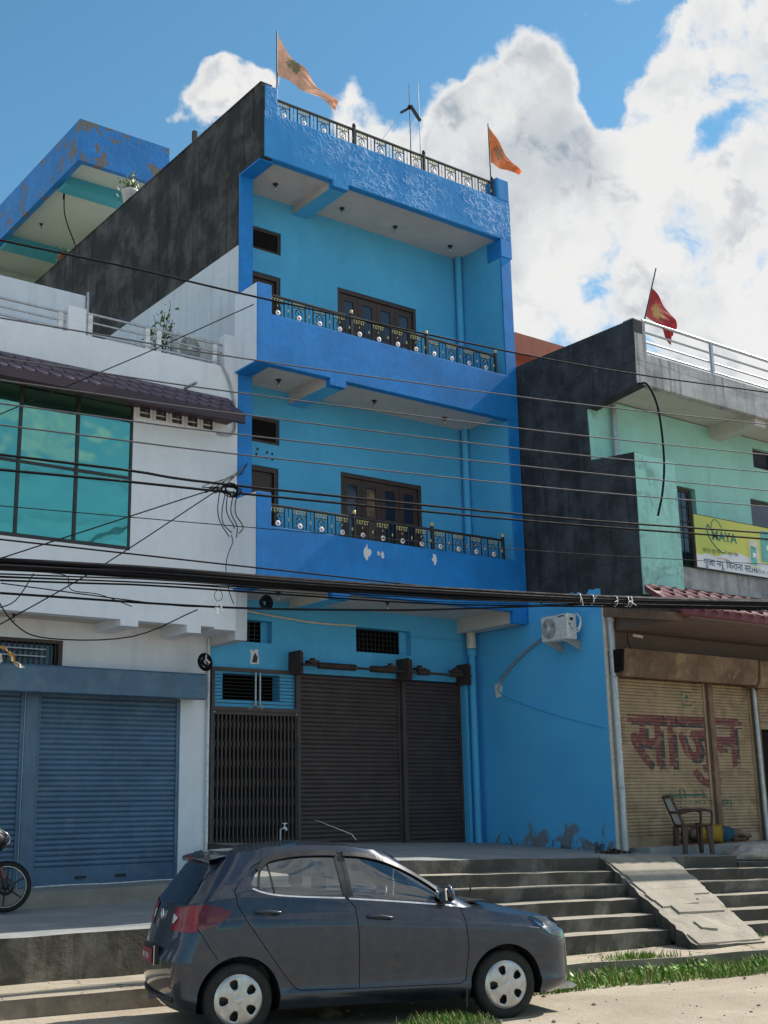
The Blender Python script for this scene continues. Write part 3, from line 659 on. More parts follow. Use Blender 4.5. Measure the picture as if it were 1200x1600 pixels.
# balconies: slab, beams, fascia, end stub, railing
def balcony(zf0, zf1, xl, soff, stub, notch, mat, n_stub=True):
    mb = MB(); mb.bbox(xl, XR + .002, YB, YB + .14, zf0, zf1, .006)
    if n_stub: mb.bbox(xl, xl + .255, YB + .001, YB + .139, zf1 - .02, stub, .008)
    mb.box(10.58, 10.89, YB - .004, YB + .12, notch, zf0 + .01)
    mb.build('balcony_parapet', mat, H)
    MB().box(9.30, 14.43, YB + .14, 16.34, soff, soff + .14).build('balcony_slab', 'soffit', H)
    MB().box(10.59, 10.88, YB + .12, 16.34, notch + .012, soff).build('beam', 'soffit', H); MB().box(10.586, 10.884, YB + .12, 16.34, notch, notch + .012).build('beam_soffit', 'cyan', H)
    MB().box(xl - .006, 9.52, YB + .10, 15.80, zf0 - .004, zf0 + .02).build('edge_soffit', 'blue', H)
balcony(8.47, 9.29, 9.235, 8.57, 9.77, 8.355, 'blue'); balcony(5.04, 5.92, 9.235, 5.09, 6.43, 4.93, 'blue')
for z0, z1 in ((8.492, 9.765), (5.062, 6.425)): MB().box(9.23, 9.36, YB + .02, 15.79, z0, z1).build('balcony_side_wall', 'white', H, 'white outer cheek of the balcony')
# chipped paint on the first-floor parapet
for (cx, cz, s) in ((11.24, 5.72, .10), (11.47, 5.73, .035), (11.55, 5.71, .045), (12.62, 5.76, .075)):
    rnd = random.Random(int(cx * 100)); k = 14; pts = [(cx + s * (.35 + .65 * rnd.random()) * math.cos(6.283 * i / k), cz + s * (.6 + .9 * rnd.random()) * math.sin(6.283 * i / k)) for i in range(k)]
    MB().prism(pts, 'y', YB - .003, YB + .01).build('bare_patch', 'whitestain', H)
# roof parapet
mb = MB().bbox(9.345, 14.70, YB - .004, YB + .14, 11.955, 12.77, .012).bbox(9.352, 9.60, YB - .002, YB + .16, 12.74, 13.25, .012).bbox(14.39, 14.705, YB - .006, YB + .34, 12.74, 13.20, .03)
mb.box(10.68, 10.99, YB - .008, YB + .12, 11.85, 11.97); mb.build('roof_parapet', 'blister', H, 'roof parapet of blistered blue paint')
MB().box(9.49, 14.46, YB + .13, 16.36, 12.0, 12.14).build('roof_slab', 'soffit', H); MB().box(9.36, 14.68, YB + .14, 16.62, 12.15, 12.2).build('roof_deck', 'platgrey', H)
MB().box(10.69, 10.98, YB + .12, 16.34, 11.852, 12.0).build('beam', 'soffit', H); MB().box(10.686, 10.984, YB + .12, 16.34, 11.838, 11.852).build('beam_soffit', 'cyan', H)
MB().box(XL + .004, 9.56, YB + .05, 15.80, 11.905, 11.935).build('edge_soffit', 'blue', H)
MB().box(9.49, 9.56, YB + .14, 15.80, 11.93, 12.14).build('edge_beam', 'blue', H)
MB().box(14.45, 14.68, YB + .34, 20, 12.2, 13.12).build('roof_side_parapet', 'cyan', H)
# ground canopy end beam
MB().box(14.33, 14.62, YB + .10, 16.6, 4.845, 5.09).build('beam', 'soffit', H); MB().bbox(14.32, 14.635, YB - .004, YB + .10, 4.835, 5.05, .006).build('beam_end', 'blue', H)
MB().box(9.30, 14.68, 16.34, 16.62, 5.09, 5.2).build('slab_edge', 'soffit', H)
# railings
def railing(x0, x1, zb, zt, posts, n=12, plain_top=True):
    y = YB + .07; dz = .0
    mb = MB().bbox(x0, x1, y - .022, y + .022, zt - .035, zt, .006); rl = mb.build('railing', 'iron', H, 'black and gold iron balcony railing with white medallions')
    mod = (x1 - x0) / n; h = zt - .035 - zb; first = None
    for i in range(n):
        xc = x0 + mod * (i + .36)
        pos = (xc, y, zb + h / 2)
        if first is None:
            mb = MB(); w = mod * .31; z0 = zb; z1 = zb + h
            for sx in (-1, 1): mb.box(xc + sx * w - .008, xc + sx * w + .008, y - .008, y + .008, z0, z1)
            zt_ = z1 - h * .24; mb.box(xc - w, xc + w, y - .006, y + .006, zt_ - .008, zt_)
            for k in range(5):        # cast gold letter-like ornaments under the rail
                xx = xc - w * .8 + w * 1.6 * k / 4; mb.box(xx - .014, xx + .014, y - .007, y + .007, z1 - h * .07, z1 - h * .03, 1); mb.box(xx - .016, xx - .006, y - .007, y + .007, zt_ + .004, z1 - h * .07, 1)
                if k % 2: mb.box(xx - .006, xx + .012, y - .007, y + .007, zt_ + .004, zt_ + .016, 1)
            mb.tube([(xc, y, zt_ - .008), (xc, y, zb + h * .36)], .006, 6); mb.sphere((xc, y, zt_ - .05), .014, 6, 1, (.8, .8, 1.7))
            for sx in (-1, 1):
                pts = [(xc + sx * r_ * math.cos(a) * 1., y, zb + h * .50 + r_ * math.sin(a)) for a, r_ in [(-1.4 + k * .55, .075 - .004 * k) for k in range(9)]]
                mb.tube(spline(pts, 2), .0055, 5)
                mb.tube(spline([(xc, y, zb + h * .10), (xc + sx * .05, y, zb + .02), (xc + sx * .075, y, zb + h * .16), (xc + sx * .05, y, zb + h * .2)], 3), .005, 5)
            mb.lathe((xc, y - .004, zb + h * .24), (0, -1, 0), [(.048, -.006), (.05, 0), (.05, .006)], 14)
            first = mb.build('railing_panel', ['iron', 'gold'], rl, org=pos)
            md = MB(); md.lathe((xc, y - .012, zb + h * .24), (0, -1, 0), [(.0, .004), (.018, .005)], 12, 1); md.lathe((xc, y - .012, zb + h * .24), (0, -1, 0), [(.018, .005), (.022, .002), (.036, .004), (.044, .0), (.044, -.008)], 14, 0)
            med = md.build('medallion', ['pearl', 'redspot'], rl, org=pos)
            xb = x0 + mod * .86; bl = MB().tube([(xb, y, zb), (xb, y, zb + h)], .006, 6).sphere((xb, y, zb + h * .48), .02, 8, 1, (.7, .6, 1.6))
            bal = bl.build('baluster', ['iron', 'gold'], rl, org=(xb, y, zb + h / 2))
        else:
            dup(first, pos, rl); dup(med, pos, rl)
            if i < n - 1 or x0 + mod * (i + .86) < x1 - .03: dup(bal, (x0 + mod * (i + .86), y, zb + h / 2), rl)
    for x in posts:
        MB().bbox(x - .022, x + .022, y - .024, y + .024, zb - .01, zt + .05, .005).build('railing_post', 'iron', rl)
        MB().sphere((x, y, zt + .075), .032, 10).lathe((x, y, zt + .04), (0, 0, 1), [(.03, 0), (.036, .008), (.024, .016)], 10).build('finial', 'gold' if zt < 13 else 'iron', rl)
    return rl
railing(9.50, 14.24, 9.29, 9.655, (11.06, 12.64, 14.235)); railing(9.50, 14.24, 5.92, 6.285, (11.06, 12.64, 14.215)); railing(9.61, 14.37, 12.77, 13.10, (11.18, 12.71, 14.34))
# drain pipes in the corner
for z0, z1 in ((8.6, 12.0), (5.2, 8.57)): MB().tube([(14.36, 16.24, z0), (14.36, 16.24, z1)], .065, 14).build('drain_pipe', 'cyan', H)
MB().tube([(14.50, 16.42, 1.1), (14.49, 16.42, 4.45)], .06, 14).lathe((14.49, 16.42, 4.42), (0, 0, 1), [(.06, 0), (.085, .02), (.085, .12), (.06, .14)], 14).build('drain_pipe', 'cyan', H)
MB().lathe((14.49, 16.42, 4.56), (0, 0, 1), [(.08, 0), (.085, .02), (.085, .34), (.03, .36), (.03, .48), (.055, .50), (.055, .53)], 14).build('pipe_socket', 'cream', H)
MB().box(14.38, 14.44, 16.5, 16.58, 1.1, 3.95).build('door_reveal', 'cyan', H)
# bulb holders under the slabs
def ceiling_lamp(par, x, y, z):
    o = MB().lathe((x, y, z), (0, 0, -1), [(.0, 0), (.045, 0), (.045, .015), (.022, .02), (.02, .06), (.0, .06)], 12).build('ceiling_lamp', 'darkplastic', par)
    MB().lathe((x, y, z - .06), (0, 0, -1), [(.014, 0), (.022, .025), (.028, .05), (.022, .072), (.0, .082)], 12).build('bulb', 'bulb', o)
for x, y, z in ((10.02, 15.85, 12.0), (11.42, 15.9, 12.0), (12.60, 15.92, 12.0), (13.92, 15.95, 12.0), (10.1, 15.88, 8.57), (12.0, 15.85, 8.57), (13.6, 15.9, 8.57), (10.05, 15.8, 5.09), (12.06, 15.68, 5.09)): ceiling_lamp(H, x, y, z)
# pale conduit along the ground-floor wall, a torn paper sticker, screw anchors
MB().tube(spline([(9.45, 16.55, 4.93), (10.3, 16.56, 4.86), (11.2, 16.56, 4.80), (12.08, 16.57, 4.81)]), .018, 8).build('conduit', 'cream', H)
MB().box(13.29, 14.4, 16.575, 16.595, 4.70, 4.72).build('conduit', 'cyan', H)
rnd = random.Random(3); pts = [(10.03, 4.07), (10.08, 4.065), (10.14, 4.08), (10.19, 4.07), (10.19, 4.17), (10.17, 4.24), (10.18, 4.30), (10.11, 4.295), (10.09, 4.27), (10.03, 4.30), (10.04, 4.18)]
st = MB().prism(pts, 'y', GY - .004, GY - .0005).build('poster', 'pvcwhite', H); MB().prism([(10.06, 4.09), (10.15, 4.09), (10.17, 4.17), (10.12, 4.25), (10.09, 4.2)], 'y', GY - .006, GY - .004).build('poster_print', 'darkplastic', st)
mb = MB()
for x, z in ((9.99, 7.50), (9.97, 7.41), (10.17, 7.47), (10.15, 7.38), (10.27, 7.46), (10.27, 7.37)): mb.lathe((x, WY - .001, z), (0, -1, 0), [(.022, 0), (.02, .006), (.0, .007)], 10)
mb.build('wall_anchor', 'darkplastic', H)
# raised stair room at the back of the roof, peeling blue with pale ceiling
mb = MB().box(9.292, 11.41, 22.46, 22.6, 15.29, 16.26).box(9.292, 9.43, 22.6, 30, 15.29, 16.26).box(9.43, 11.41, 22.6, 30, 16.1, 16.2).box(11.27, 11.41, 22.6, 30, 15.29, 16.1); mb.build('stair_roof', 'peelblue', H, 'overhanging roof slab with peeling blue paint at the back')
MB().box(9.43, 11.27, 22.6, 30, 15.46, 15.55).build('stair_ceiling', 'paleceil', H)
for y0 in (23.5, 27.0): MB().box(9.44, 11.26, y0, y0 + .35, 15.20, 15.46).build('stair_beam', 'turq', H)
MB().box(9.55, 11.3, 29.0, 29.2, 12.25, 15.46).box(11.2, 11.3, 25, 29, 12.25, 15.46).build('stair_wall', 'paleceil', H)
ceiling_lamp(H, 9.9, 26.0, 15.46)
# steel rebar stub and a drooping wire on the side wall
MB().box(9.33, 9.40, 17.45, 17.52, 13.25, 13.55).build('rebar_stub', 'rustdark', H)
MB().tube(spline([(9.7, 24.2, 15.46), (9.66, 24.1, 15.2), (9.6, 23.9, 15.3), (9.55, 23.7, 14.6), (9.42, 22.6, 13.27)]), .014, 6).build('loose_wire', 'cable', H)

# ------------------------------------------------------------ white shop building on the left
Wt = thing('white_building', 'white two-storey shop building with green mirror window and steel-blue shutters', 'building', (6, 16.5, .87))
UY = 15.78; GYW = 16.60; PX = 7.54
vx = [(7.625 + .262 * i, 7.625 + .262 * i + .17) for i in range(5)]
wall(MB(), -3.0, 9.285, UY, UY + .2, 4.46, 8.54, [(3.35, PX, 5.455, 7.69)] + [(a, b, 7.45, 7.67) for a, b in vx]).build('front_wall', 'white', Wt)
MB().box(-3, 9.285, UY + .2, 16.6, 4.50, 4.62).build('soffit', 'soffit', Wt)
for x0, x1, z in ((7.43, 7.70, 4.375), (8.47, 8.70, 4.35), (8.92, 9.283, 4.43), (4.6, 4.87, 4.36)): MB().box(x0, x1, UY - .002, 16.6, z, 4.51).build('beam', 'white', Wt)
# window wall: dark frame, mirror panes
mb = MB(); fy = UY + .03
xs = [3.36, 4.19, 5.03, 5.865, 6.70, 7.53]
mb.box(3.352, 7.538, fy - .03, fy + .05, 5.457, 5.51).box(3.352, 7.538, fy - .03, fy + .05, 7.63, 7.688).box(3.352, 7.538, fy - .02, fy + .04, 6.50, 6.54)
for x in xs: mb.box(x - .022, x + .022, fy - .024, fy + .045, 5.51, 7.63)
wf = mb.build('window', 'iron', Wt, 'wide green mirror-glass window in black frames'); rnd = random.Random(2)
for i in range(5):
    for z0, z1 in ((5.51, 6.50), (6.54, 7.63)):
        a, b = xs[i] + .022, xs[i + 1] - .022; t1, t2 = rnd.uniform(-.009, .009), rnd.uniform(-.012, .012)
        mb = MB(); v = [(a, fy + t1, z0), (b, fy - t1, z0), (b, fy - t1 + t2, z1), (a, fy + t1 + t2, z1)]; mb.add(v + [(p[0], p[1] + .012, p[2]) for p in v], [(0, 1, 2, 3), (7, 6, 5, 4)]); mb.build('pane', 'mirrorglass', wf)
for a, b in vx:
    mb = MB(); mb.box(a - .03, a, UY - .02, UY + .06, 7.44, 7.68).box(b, b + .03, UY - .02, UY + .06, 7.44, 7.68).box(a, b, UY - .02, UY + .06, 7.655, 7.68).box(a, b, UY - .02, UY + .06, 7.44, 7.465)
    mb.box(a, b, UY + .02, UY + .05, 7.54, 7.556); vb = mb.build('vent_block', 'white', Wt); MB().box(a, b, UY + .15, UY + .19, 7.45, 7.67).build('vent_back', 'platgrey', vb)
# tiled window awning
aw = MB(); aw.prism([(UY, 8.01), (15.345, 7.655), (15.345, 7.62), (UY, 7.97)], 'x', 2.6, 9.12); aw.prism([(15.30, 7.655), (15.30, 7.515), (15.34, 7.50), (15.345, 7.66)], 'x', 2.6, 9.14)
aw.box(2.6, 9.10, 15.345, UY, 7.60, 7.615)
aw = aw.build('awning', 'lipbrown', Wt, 'dark purple-brown tiled awning over the window')
tm = None
for r_ in range(3):
    n = 34; tw = 6.5 / n
    for i in range(n):
        x = 2.62 + tw * (i + .5 + (.5 if r_ % 2 else 0)); t = (r_ + .5) / 3
        pos = Vector((x, UY - .02 - .44 * (1 - t) * 1., 0)); pos.z = 8.01 - (UY - pos.y) * .82 + .022
        if pos.x + tw / 2 > 9.14: continue
        if tm is None:
            mb = MB(); k = 6; L = .19; sl = .82; tw2 = tw; tw = tw2 - .016
            top = [(-tw / 2, .09, .045 + .0), (tw / 2, .09, .045)]
            edge = [(-tw / 2 + tw * q / k, -.06 - .035 * math.sin(math.pi * q / k), 0) for q in range(k + 1)]
            v = [(p[0], p[1], p[1] * sl + .004 + .022 * (p[1] < 0)) for p in top + edge]; lo = [(p[0], p[1], p[2] - .030) for p in v]
            m_ = len(v); ring = [0] + list(range(2, m_)) + [1]
            mb.add(v + lo, [ring, [q + m_ for q in ring[::-1]]] + [(ring[q], ring[q] + m_, ring[(q + 1) % m_] + m_, ring[(q + 1) % m_]) for q in range(m_)])
            tw = tw2; tm = mb.build('tile', 'tilebrown', aw, org=(0, 0, 0)); put(tm, pos, aw)
        else: dup(tm, pos, aw)
# parapet posts, rails, roof terrace
MB().bbox(6.48, 6.755, UY + .003, UY + .2, 8.5, 8.945, .008).build('parapet_post', 'white', Wt); MB().bbox(9.05, 9.282, UY + .003, UY + .2, 8.5, 9.085, .008).build('parapet_post', 'white', Wt)
MB().box(-3, 9.28, UY + .2, 24, 8.40, 8.47).build('roof', 'platgrey', Wt)
MB().bbox(-3, 7.47, 17.5, 17.62, 8.47, 9.95, .01).build('terrace_wall', 'white', Wt); MB().tube([(7.49, 17.47, 8.47), (7.49, 17.47, 10.0)], .022, 10).build('corner_pole', 'steel', Wt)
def rails(x0, x1, posts, zz, y, r=.019):
    mb = MB()
    for z in zz: mb.tube([(x0, y, z), (x1, y, z)], r if z != zz[1] else r * .75, 10)
    o = mb.build('terrace_rail', 'steel', Wt)
    for x in posts: MB().box(x - .035, x + .035, y - .012, y + .03, zz[-1] - .08, zz[0] - .01).build('rail_post', 'pvcwhite', o)
rails(6.74, 9.07, (6.85, 7.77, 7.96, 8.92), (8.92, 8.79, 8.615), UY + .09); rails(1.5, 6.49, (6.40, 5.1, 3.9), (8.85, 8.72, 8.60), UY + .09)
MB().tube([(8.36, UY + .02, 8.05), (8.44, UY - .22, 8.09)], .024, 10).build('spout', 'galv', Wt)
MB().tube(spline([(8.95, UY - .02, 8.62), (9.12, UY - .03, 8.3), (9.22, UY - .03, 7.9), (9.21, UY - .03, 7.5), (9.02, UY - .02, 7.42), (8.92, UY - .01, 7.43)]), .016, 8).build('drain_hose', 'galv', Wt)
# ground floor
wall(MB(), -3, 9.295, GYW, GYW + .2, .86, 4.52, [(4.9, 6.94, 3.835, 4.225), (4.2, 6.44, .87, 3.6), (6.62, 8.83, .87, 3.6)]).build('wall', 'white', Wt)
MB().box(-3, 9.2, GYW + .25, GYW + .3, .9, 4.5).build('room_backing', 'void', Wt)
mb = MB(); y = GYW - .01
mb.box(4.9, 6.94, y, y + .05, 4.175, 4.225).box(4.9, 6.94, y, y + .05, 3.835, 3.875).box(6.88, 6.94, y, y + .05, 3.875, 4.175).box(5.5, 5.55, y, y + .05, 3.875, 4.175)
gw = mb.build('window', 'darkwood', Wt); MB().box(5.0, 6.85, GYW + .1, GYW + .11, 3.88, 4.17).build('pane', 'darkglass', gw)
for i in range(24): x = 5.0 + i * .08; MB().box(x - .006, x + .006, y + .02, y + .03, 3.875, 4.175).build('window_bar', 'iron', gw)
for z in (3.98, 4.08): MB().box(5.0, 6.70, y + .012, y + .02, z, z + .014).build('window_bar', 'galv', gw)
shutter(Wt, 6.665, 8.79, .89, 3.50, GYW + .05, .0705, 'bluemetal', 'right-hand steel-blue rolling shutter', bottom=.24); shutter(Wt, 4.25, 6.40, .89, 3.50, GYW + .05, .0705, 'bluemetal', 'left-hand steel-blue rolling shutter', bottom=.24)
MB().bbox(6.442, 6.622, GYW - .03, GYW + .1, .88, 3.5, .006).build('shutter_post', 'bluemetal', Wt)
MB().prism([(16.24, 3.46), (16.24, 3.80), (16.27, 3.83), (16.60, 3.83), (16.60, 3.50), (16.30, 3.44)], 'x', 3.2, 9.06).build('shutter_hood', 'bluemetal', Wt)
for x in (7.35, 7.95): MB().bbox(x - .08, x + .08, GYW + .01, GYW + .04, .97, 1.0, .004).build('shutter_handle', 'darkplastic', Wt)
MB().tube(spline([(6.68, GYW - .01, .885), (7.2, GYW - .02, .89), (7.8, GYW - .015, .882), (8.4, GYW - .02, .89), (8.8, GYW - .01, .885)]), .010, 6).build('water_hose', 'pvcwhite', Wt)
MB().tube([(9.27, 16.55, 1.0), (9.27, 16.55, 4.4)], .022, 8).build('conduit', 'pvcwhite', Wt)
ceiling_lamp(Wt, 6.02, 16.1, 4.50)

# ------------------------------------------------------------ mint building on the right
Mt = thing('mint_building', 'mint green two-storey shop building with rusty tan shutters and a black side wall', 'building', (17, 13.6, 1.1))
SX = 14.692
MB().prism([(30, 5.2), (13.46, 5.18), (13.46, 4.97), (12.58, 4.97), (12.56, 7.28), (13.50, 7.37), (13.52, 8.26), (12.40, 8.38), (12.385, 9.50), (30, 9.62)], 'x', SX, SX + .22).build('upper_side_wall', 'greywall', Mt, 'black bitumen-coated side wall')
rnd = random.Random(9); top = [(13.46 + (16.6 - 13.46) * i / 40, 5.20 + rnd.uniform(-.03, .035) + .03 * math.sin(i)) for i in range(41)]
MB().prism([(16.6, .9), (16.6, 4.9), (13.462, 4.9), (13.462, .9)], 'x', SX, SX + .22).build('side_wall', 'bluewall', Mt, 'ground-floor side wall painted sky blue and peeling at its foot')
MB().prism([(16.6, 4.88)] + top[::-1] + [(13.46, 4.88)], 'x', SX - .006, SX + .01).build('paint_edge', 'bluewall', Mt)
MB().box(SX + .001, SX + .10, 13.44, 13.462, .9, 4.96).build('wall_end', 'cream', Mt)
MB().tube([(14.80, 13.38, 1.05), (14.79, 13.38, 4.72)], .056, 14).lathe((14.79, 13.38, 4.66), (0, 0, 1), [(.056, 0), (.07, .01), (.07, .1), (.05, .11), (0, .11)], 14).lathe((14.80, 13.38, 2.05), (0, 0, 1), [(.056, 0), (.064, .005), (.064, .03), (.056, .035)], 14).lathe((14.80, 13.38, 3.75), (0, 0, 1), [(.056, 0), (.064, .005), (.064, .03), (.056, .035)], 14).build('drain_pipe', 'galv', Mt)
MY = 13.5
wall(MB(), SX + .22, 26, MY, MY + .2, 4.57, 8.5, [(16.45, 17.36, 5.8, 7.25), (18.95, 20.6, 5.9, 7.31), (19.16, 20.4, 7.94, 8.33)]).build('wall', 'mint', Mt)
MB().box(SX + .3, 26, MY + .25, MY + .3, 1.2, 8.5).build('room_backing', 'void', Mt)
for x0, x1, z0, z1 in ((16.451, 17.30, 5.801, 7.249), (18.951, 20.599, 5.901, 7.309), (19.161, 20.399, 7.941, 8.329)): framed(Mt, 'window', x0, x1, z0, z1, MY + .08, .06, 'darkwood', 'darkglass', muls=1 if x1 - x0 > 1 else 0)
grille(16.46, 17.28, 5.82, 7.2, MY + .04, 6, 5, par=Mt)
MB().prism([(SX + .22, 12.57), (15.68, 12.555), (15.69, 13.5), (SX + .22, 13.5)], 'z', 4.975, 7.27).build('pier', 'mintstain', Mt)
MB().box(SX + .003, SX + .22, 12.552, 12.575, 4.98, 7.272).build('pier_edge', 'mintstain', Mt)
MB().box(SX + .02, SX + .24, 13.49, 13.52, 7.36, 8.27).build('recess_wall', 'mintstain', Mt)
MB().tube([(15.27, 13.43, 7.1), (15.27, 13.43, 8.45)], .045, 12).build('vent_pipe', 'galv', Mt)
mb = MB().bbox(SX + .003, 26, 12.385, 12.53, 8.40, 8.96, .012).bbox(SX + .004, 15.0, 12.388, 12.62, 8.9, 9.53, .015); mb.build('roof_parapet', 'greystain', Mt, 'rain-stained white roof parapet')
MB().box(SX + .22, 26, 12.53, 13.5, 8.52, 8.66).build('soffit', 'soffit', Mt); MB().box(17.9, 18.2, 12.5, 13.5, 8.28, 8.52).build('beam', 'soffit', Mt)
MB().box(SX + .2, 26, 12.6, 30, 8.66, 8.72).build('roof', 'platgrey', Mt)
mb = MB()
for z, r_ in ((9.56, .028), (9.36, .018), (9.19, .018), (9.02, .018)): mb.tube([(14.99, 12.45, z), (25, 12.45, z + .02)], r_, 10)
rl = mb.build('roof_rail', 'galv', Mt)
for x in (16.76, 18.6, 20.4, 22.2): MB().box(x - .03, x + .03, 12.43, 12.47, 8.95, 9.55).build('rail_post', 'galv', rl)
MB().bbox(15.69, 26, 12.58, 12.72, 5.16, 5.525, .012).build('shelf_parapet', 'greystain', Mt)
MB().box(15.69, 26, 12.72, 13.5, 4.9, 5.2).build('shelf_slab', 'platgrey', Mt)
# maroon tiled awning over the shop fronts
mb = MB().prism([(12.58, 5.14), (11.86, 4.66), (11.86, 4.60), (12.58, 5.05)], 'x', 14.70, 26); aw2 = mb.build('awning', 'tilemaroon', Mt, 'maroon tiled awning over the brown shutters'); tm = None
sl = .48 / .72
for r_ in range(5):
    tw = .30; n = 28
    for i in range(n):
        x = 14.72 + tw * (i + .5) + (.15 if r_ % 2 else 0); y = 12.50 - .145 * r_
        pos = Vector((x, y, 5.14 - (12.58 - y) * sl + .02))
        if tm is None:
            mb = MB(); k = 8; rows = []
            for q in range(k + 1):
                s = q / k - .5; zz = .022 * math.cos(2 * math.pi * s) ; rows.append(((s * tw, .095, .095 * sl + zz * .4), (s * tw, -.085 - .02 * math.cos(2 * math.pi * s), -.085 * sl + zz + .014), (s * tw, -.085 - .02 * math.cos(2 * math.pi * s), -.085 * sl + zz - .012)))
            v = [p for r3 in rows for p in r3]; mb.add(v, [(3 * q, 3 * q + 1, 3 * q + 4, 3 * q + 3) for q in range(k)] + [(3 * q + 1, 3 * q + 2, 3 * q + 5, 3 * q + 4) for q in range(k)], 0, False)
            tm = mb.build('tile', 'tilemaroon', aw2, org=(0, 0, 0)); put(tm, pos, aw2)
        else: dup(tm, pos, aw2)
MB().prism([(11.84, 4.70), (11.84, 4.58), (11.88, 4.56), (11.88, 4.70)], 'x', 14.69, 26).build('awning_lip', 'tilemaroon', Mt)
MB().box(14.9, 26, 11.88, 13.5, 4.535, 4.56).build('awning_ceiling', 'brownwall', Mt)
MB().prism([(12.0, 4.62), (13.45, 4.90), (13.45, 4.75), (12.0, 4.5)], 'x', SX + .01, SX + .20).build('awning_bracket', 'rust', Mt)
MB().prism([(12.58, 5.05), (11.88, 4.60), (11.88, 4.56), (13.45, 4.56), (13.45, 4.95), (12.58, 4.96)], 'x', SX + .20, SX + .215).build('awning_cheek', 'brownwall', Mt)
wall(MB(), SX + .215, 26, MY, MY + .2, 1.0, 4.56, [(14.98, 17.20, 1.1, 3.86), (17.36, 18.44, 1.1, 3.86), (18.62, 20.2, 1.1, 3.86)]).build('wall', 'brownwall', Mt)
hood = MB().prism([(13.16, 3.87), (13.12, 4.21), (13.5, 4.21), (13.5, 3.80), (13.2, 3.78)], 'x', 14.80, 18.22).build('shutter_hood', 'rust', Mt)
MB().prism([(13.17, 3.87), (13.14, 4.20), (13.49, 4.20), (13.49, 3.81)], 'x', 14.76, 14.80).build('hood_end', 'void', Mt)
MB().prism([(13.12, 3.85), (13.09, 4.20), (13.5, 4.20), (13.5, 3.76), (13.2, 3.74)], 'x', 18.24, 22.0).build('shutter_hood', 'rust', Mt)
T1 = shutter(Mt, 15.02, 17.16, 1.165, 3.80, MY + .05, .0525, 'tanmetal', 'wider tan shutter with red painted lettering', bottom=.15); T2 = shutter(Mt, 17.40, 18.40, 1.165, 3.80, MY + .05, .0525, 'tanmetal', 'narrower tan shutter with the end of the red lettering', bottom=.15)
T3 = shutter(Mt, 18.66, 20.16, 3.06, 3.80, MY + .05, .0525, 'tanmetal', bottom=.08)
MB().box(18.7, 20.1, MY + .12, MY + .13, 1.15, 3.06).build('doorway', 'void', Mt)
MB().bbox(17.215, 17.35, MY - .04, MY + .08, 1.1, 3.84, .008).build('shutter_post', 'rust', Mt); MB().bbox(18.53, 18.61, MY - .03, MY + .06, 1.1, 3.84, .008).build('shutter_post', 'rust', Mt); MB().bbox(14.925, 14.965, MY - .02, MY + .06, 1.1, 3.84, .006).build('shutter_post', 'rust', Mt)
MB().tube([(18.48, MY - .05, 1.1), (18.46, MY - .05, 3.78)], .038, 12).build('drain_pipe', 'galv', Mt)
MB().tube(spline([(18.46, MY - .08, 3.74), (18.6, 13.05, 3.82), (18.9, 13.0, 4.0), (19.3, 13.0, 4.1)]), .014, 6).build('loose_wire', 'cable', Mt)
o = MB().tube([(15.22, 13.3, 4.47), (15.34, 13.2, 4.43)], .026, 10).build('security_lamp', 'cream', Mt); MB().tube(spline([(15.2, 13.4, 4.5), (15.17, 13.35, 4.3), (15.26, 13.2, 4.1)]), .008, 6).build('loose_wire', 'cable', Mt)
# hanging black hose from the roof corner
MB().tube(spline([(14.66, 12.33, 8.36), (14.80, 12.28, 8.36), (14.95, 12.25, 8.1), (15.03, 12.25, 7.7), (15.05, 12.26, 7.1), (14.98, 12.28, 6.6), (14.85, 12.30, 6.2)]), .018, 8).build('hanging_hose', 'cable', Mt)
# painted lettering that follows the slats
def slat_paint(parent, body, x, z, sx, sz, mat, y0, pitch, zb, lift, bold=.0, name='painted_lettering', clip=None, verts=None):
    v, f = verts if verts else text_mesh(body, 1., bold)
    bm = bmesh.new(); vv = [bm.verts.new((x + p.x * sx, 0, z + p.y * sz)) for p in v]
    for q in f:
        try: bm.faces.new([vv[i] for i in q])
        except ValueError: pass
    zs = [a.co.z for a in bm.verts]; k0 = int((min(zs) - zb) / pitch) - 1; k1 = int((max(zs) - zb) / pitch) + 2
    prof = [(.004, -.5), (-.0053, -.42), (-.0119, -.2), (-.014, .02), (-.0112, .24), (-.0042, .40), (.004, .46), (.004, .5)]
    for k in range(k0, k1):
        for p in prof[:-1]:
            h = zb + (k + .5 + p[1]) * pitch
            if min(zs) < h < max(zs): bmesh.ops.bisect_plane(bm, geom=list(bm.verts) + list(bm.edges) + list(bm.faces), plane_co=(0, 0, h), plane_no=(0, 0, 1))
    if clip:
        for cx, sg in ((clip[0], -1), (clip[1], 1)): bmesh.ops.bisect_plane(bm, geom=list(bm.verts) + list(bm.edges) + list(bm.faces), plane_co=(cx, 0, 0), plane_no=(sg, 0, 0), clear_outer=True)
    for a in bm.verts:
        t = ((a.co.z - zb) / pitch) % 1 - .5
        for i in range(len(prof) - 1):
            if prof[i][1] <= t <= prof[i + 1][1]: u = (t - prof[i][1]) / (prof[i + 1][1] - prof[i][1]); d = prof[i][0] + (prof[i + 1][0] - prof[i][0]) * u; break
        a.co.y = y0 + d - lift
    bmesh.ops.triangulate(bm, faces=list(bm.faces))
    mb = MB(); mb.bm(bm); return mb.build(name, mat, parent)
def worn(name, col, base=(.36, .25, .13), thr=.56):
    m, t, b, o = new_mat(name); P = coords(t); k = nz(t, P, 14., 6., .7); k2 = nz(t, coords(t, (2, 2, 40)), 1., 3.)
    f = math_(t, 'ADD', smooth(t, k, thr, thr + .08, 0., .75), smooth(t, k2, .6, .75, 0., .35), True)
    Lk(t, mixc(t, f, col, base), b.inputs['Base Color']); b.inputs['Roughness'].default_value = .65; return m
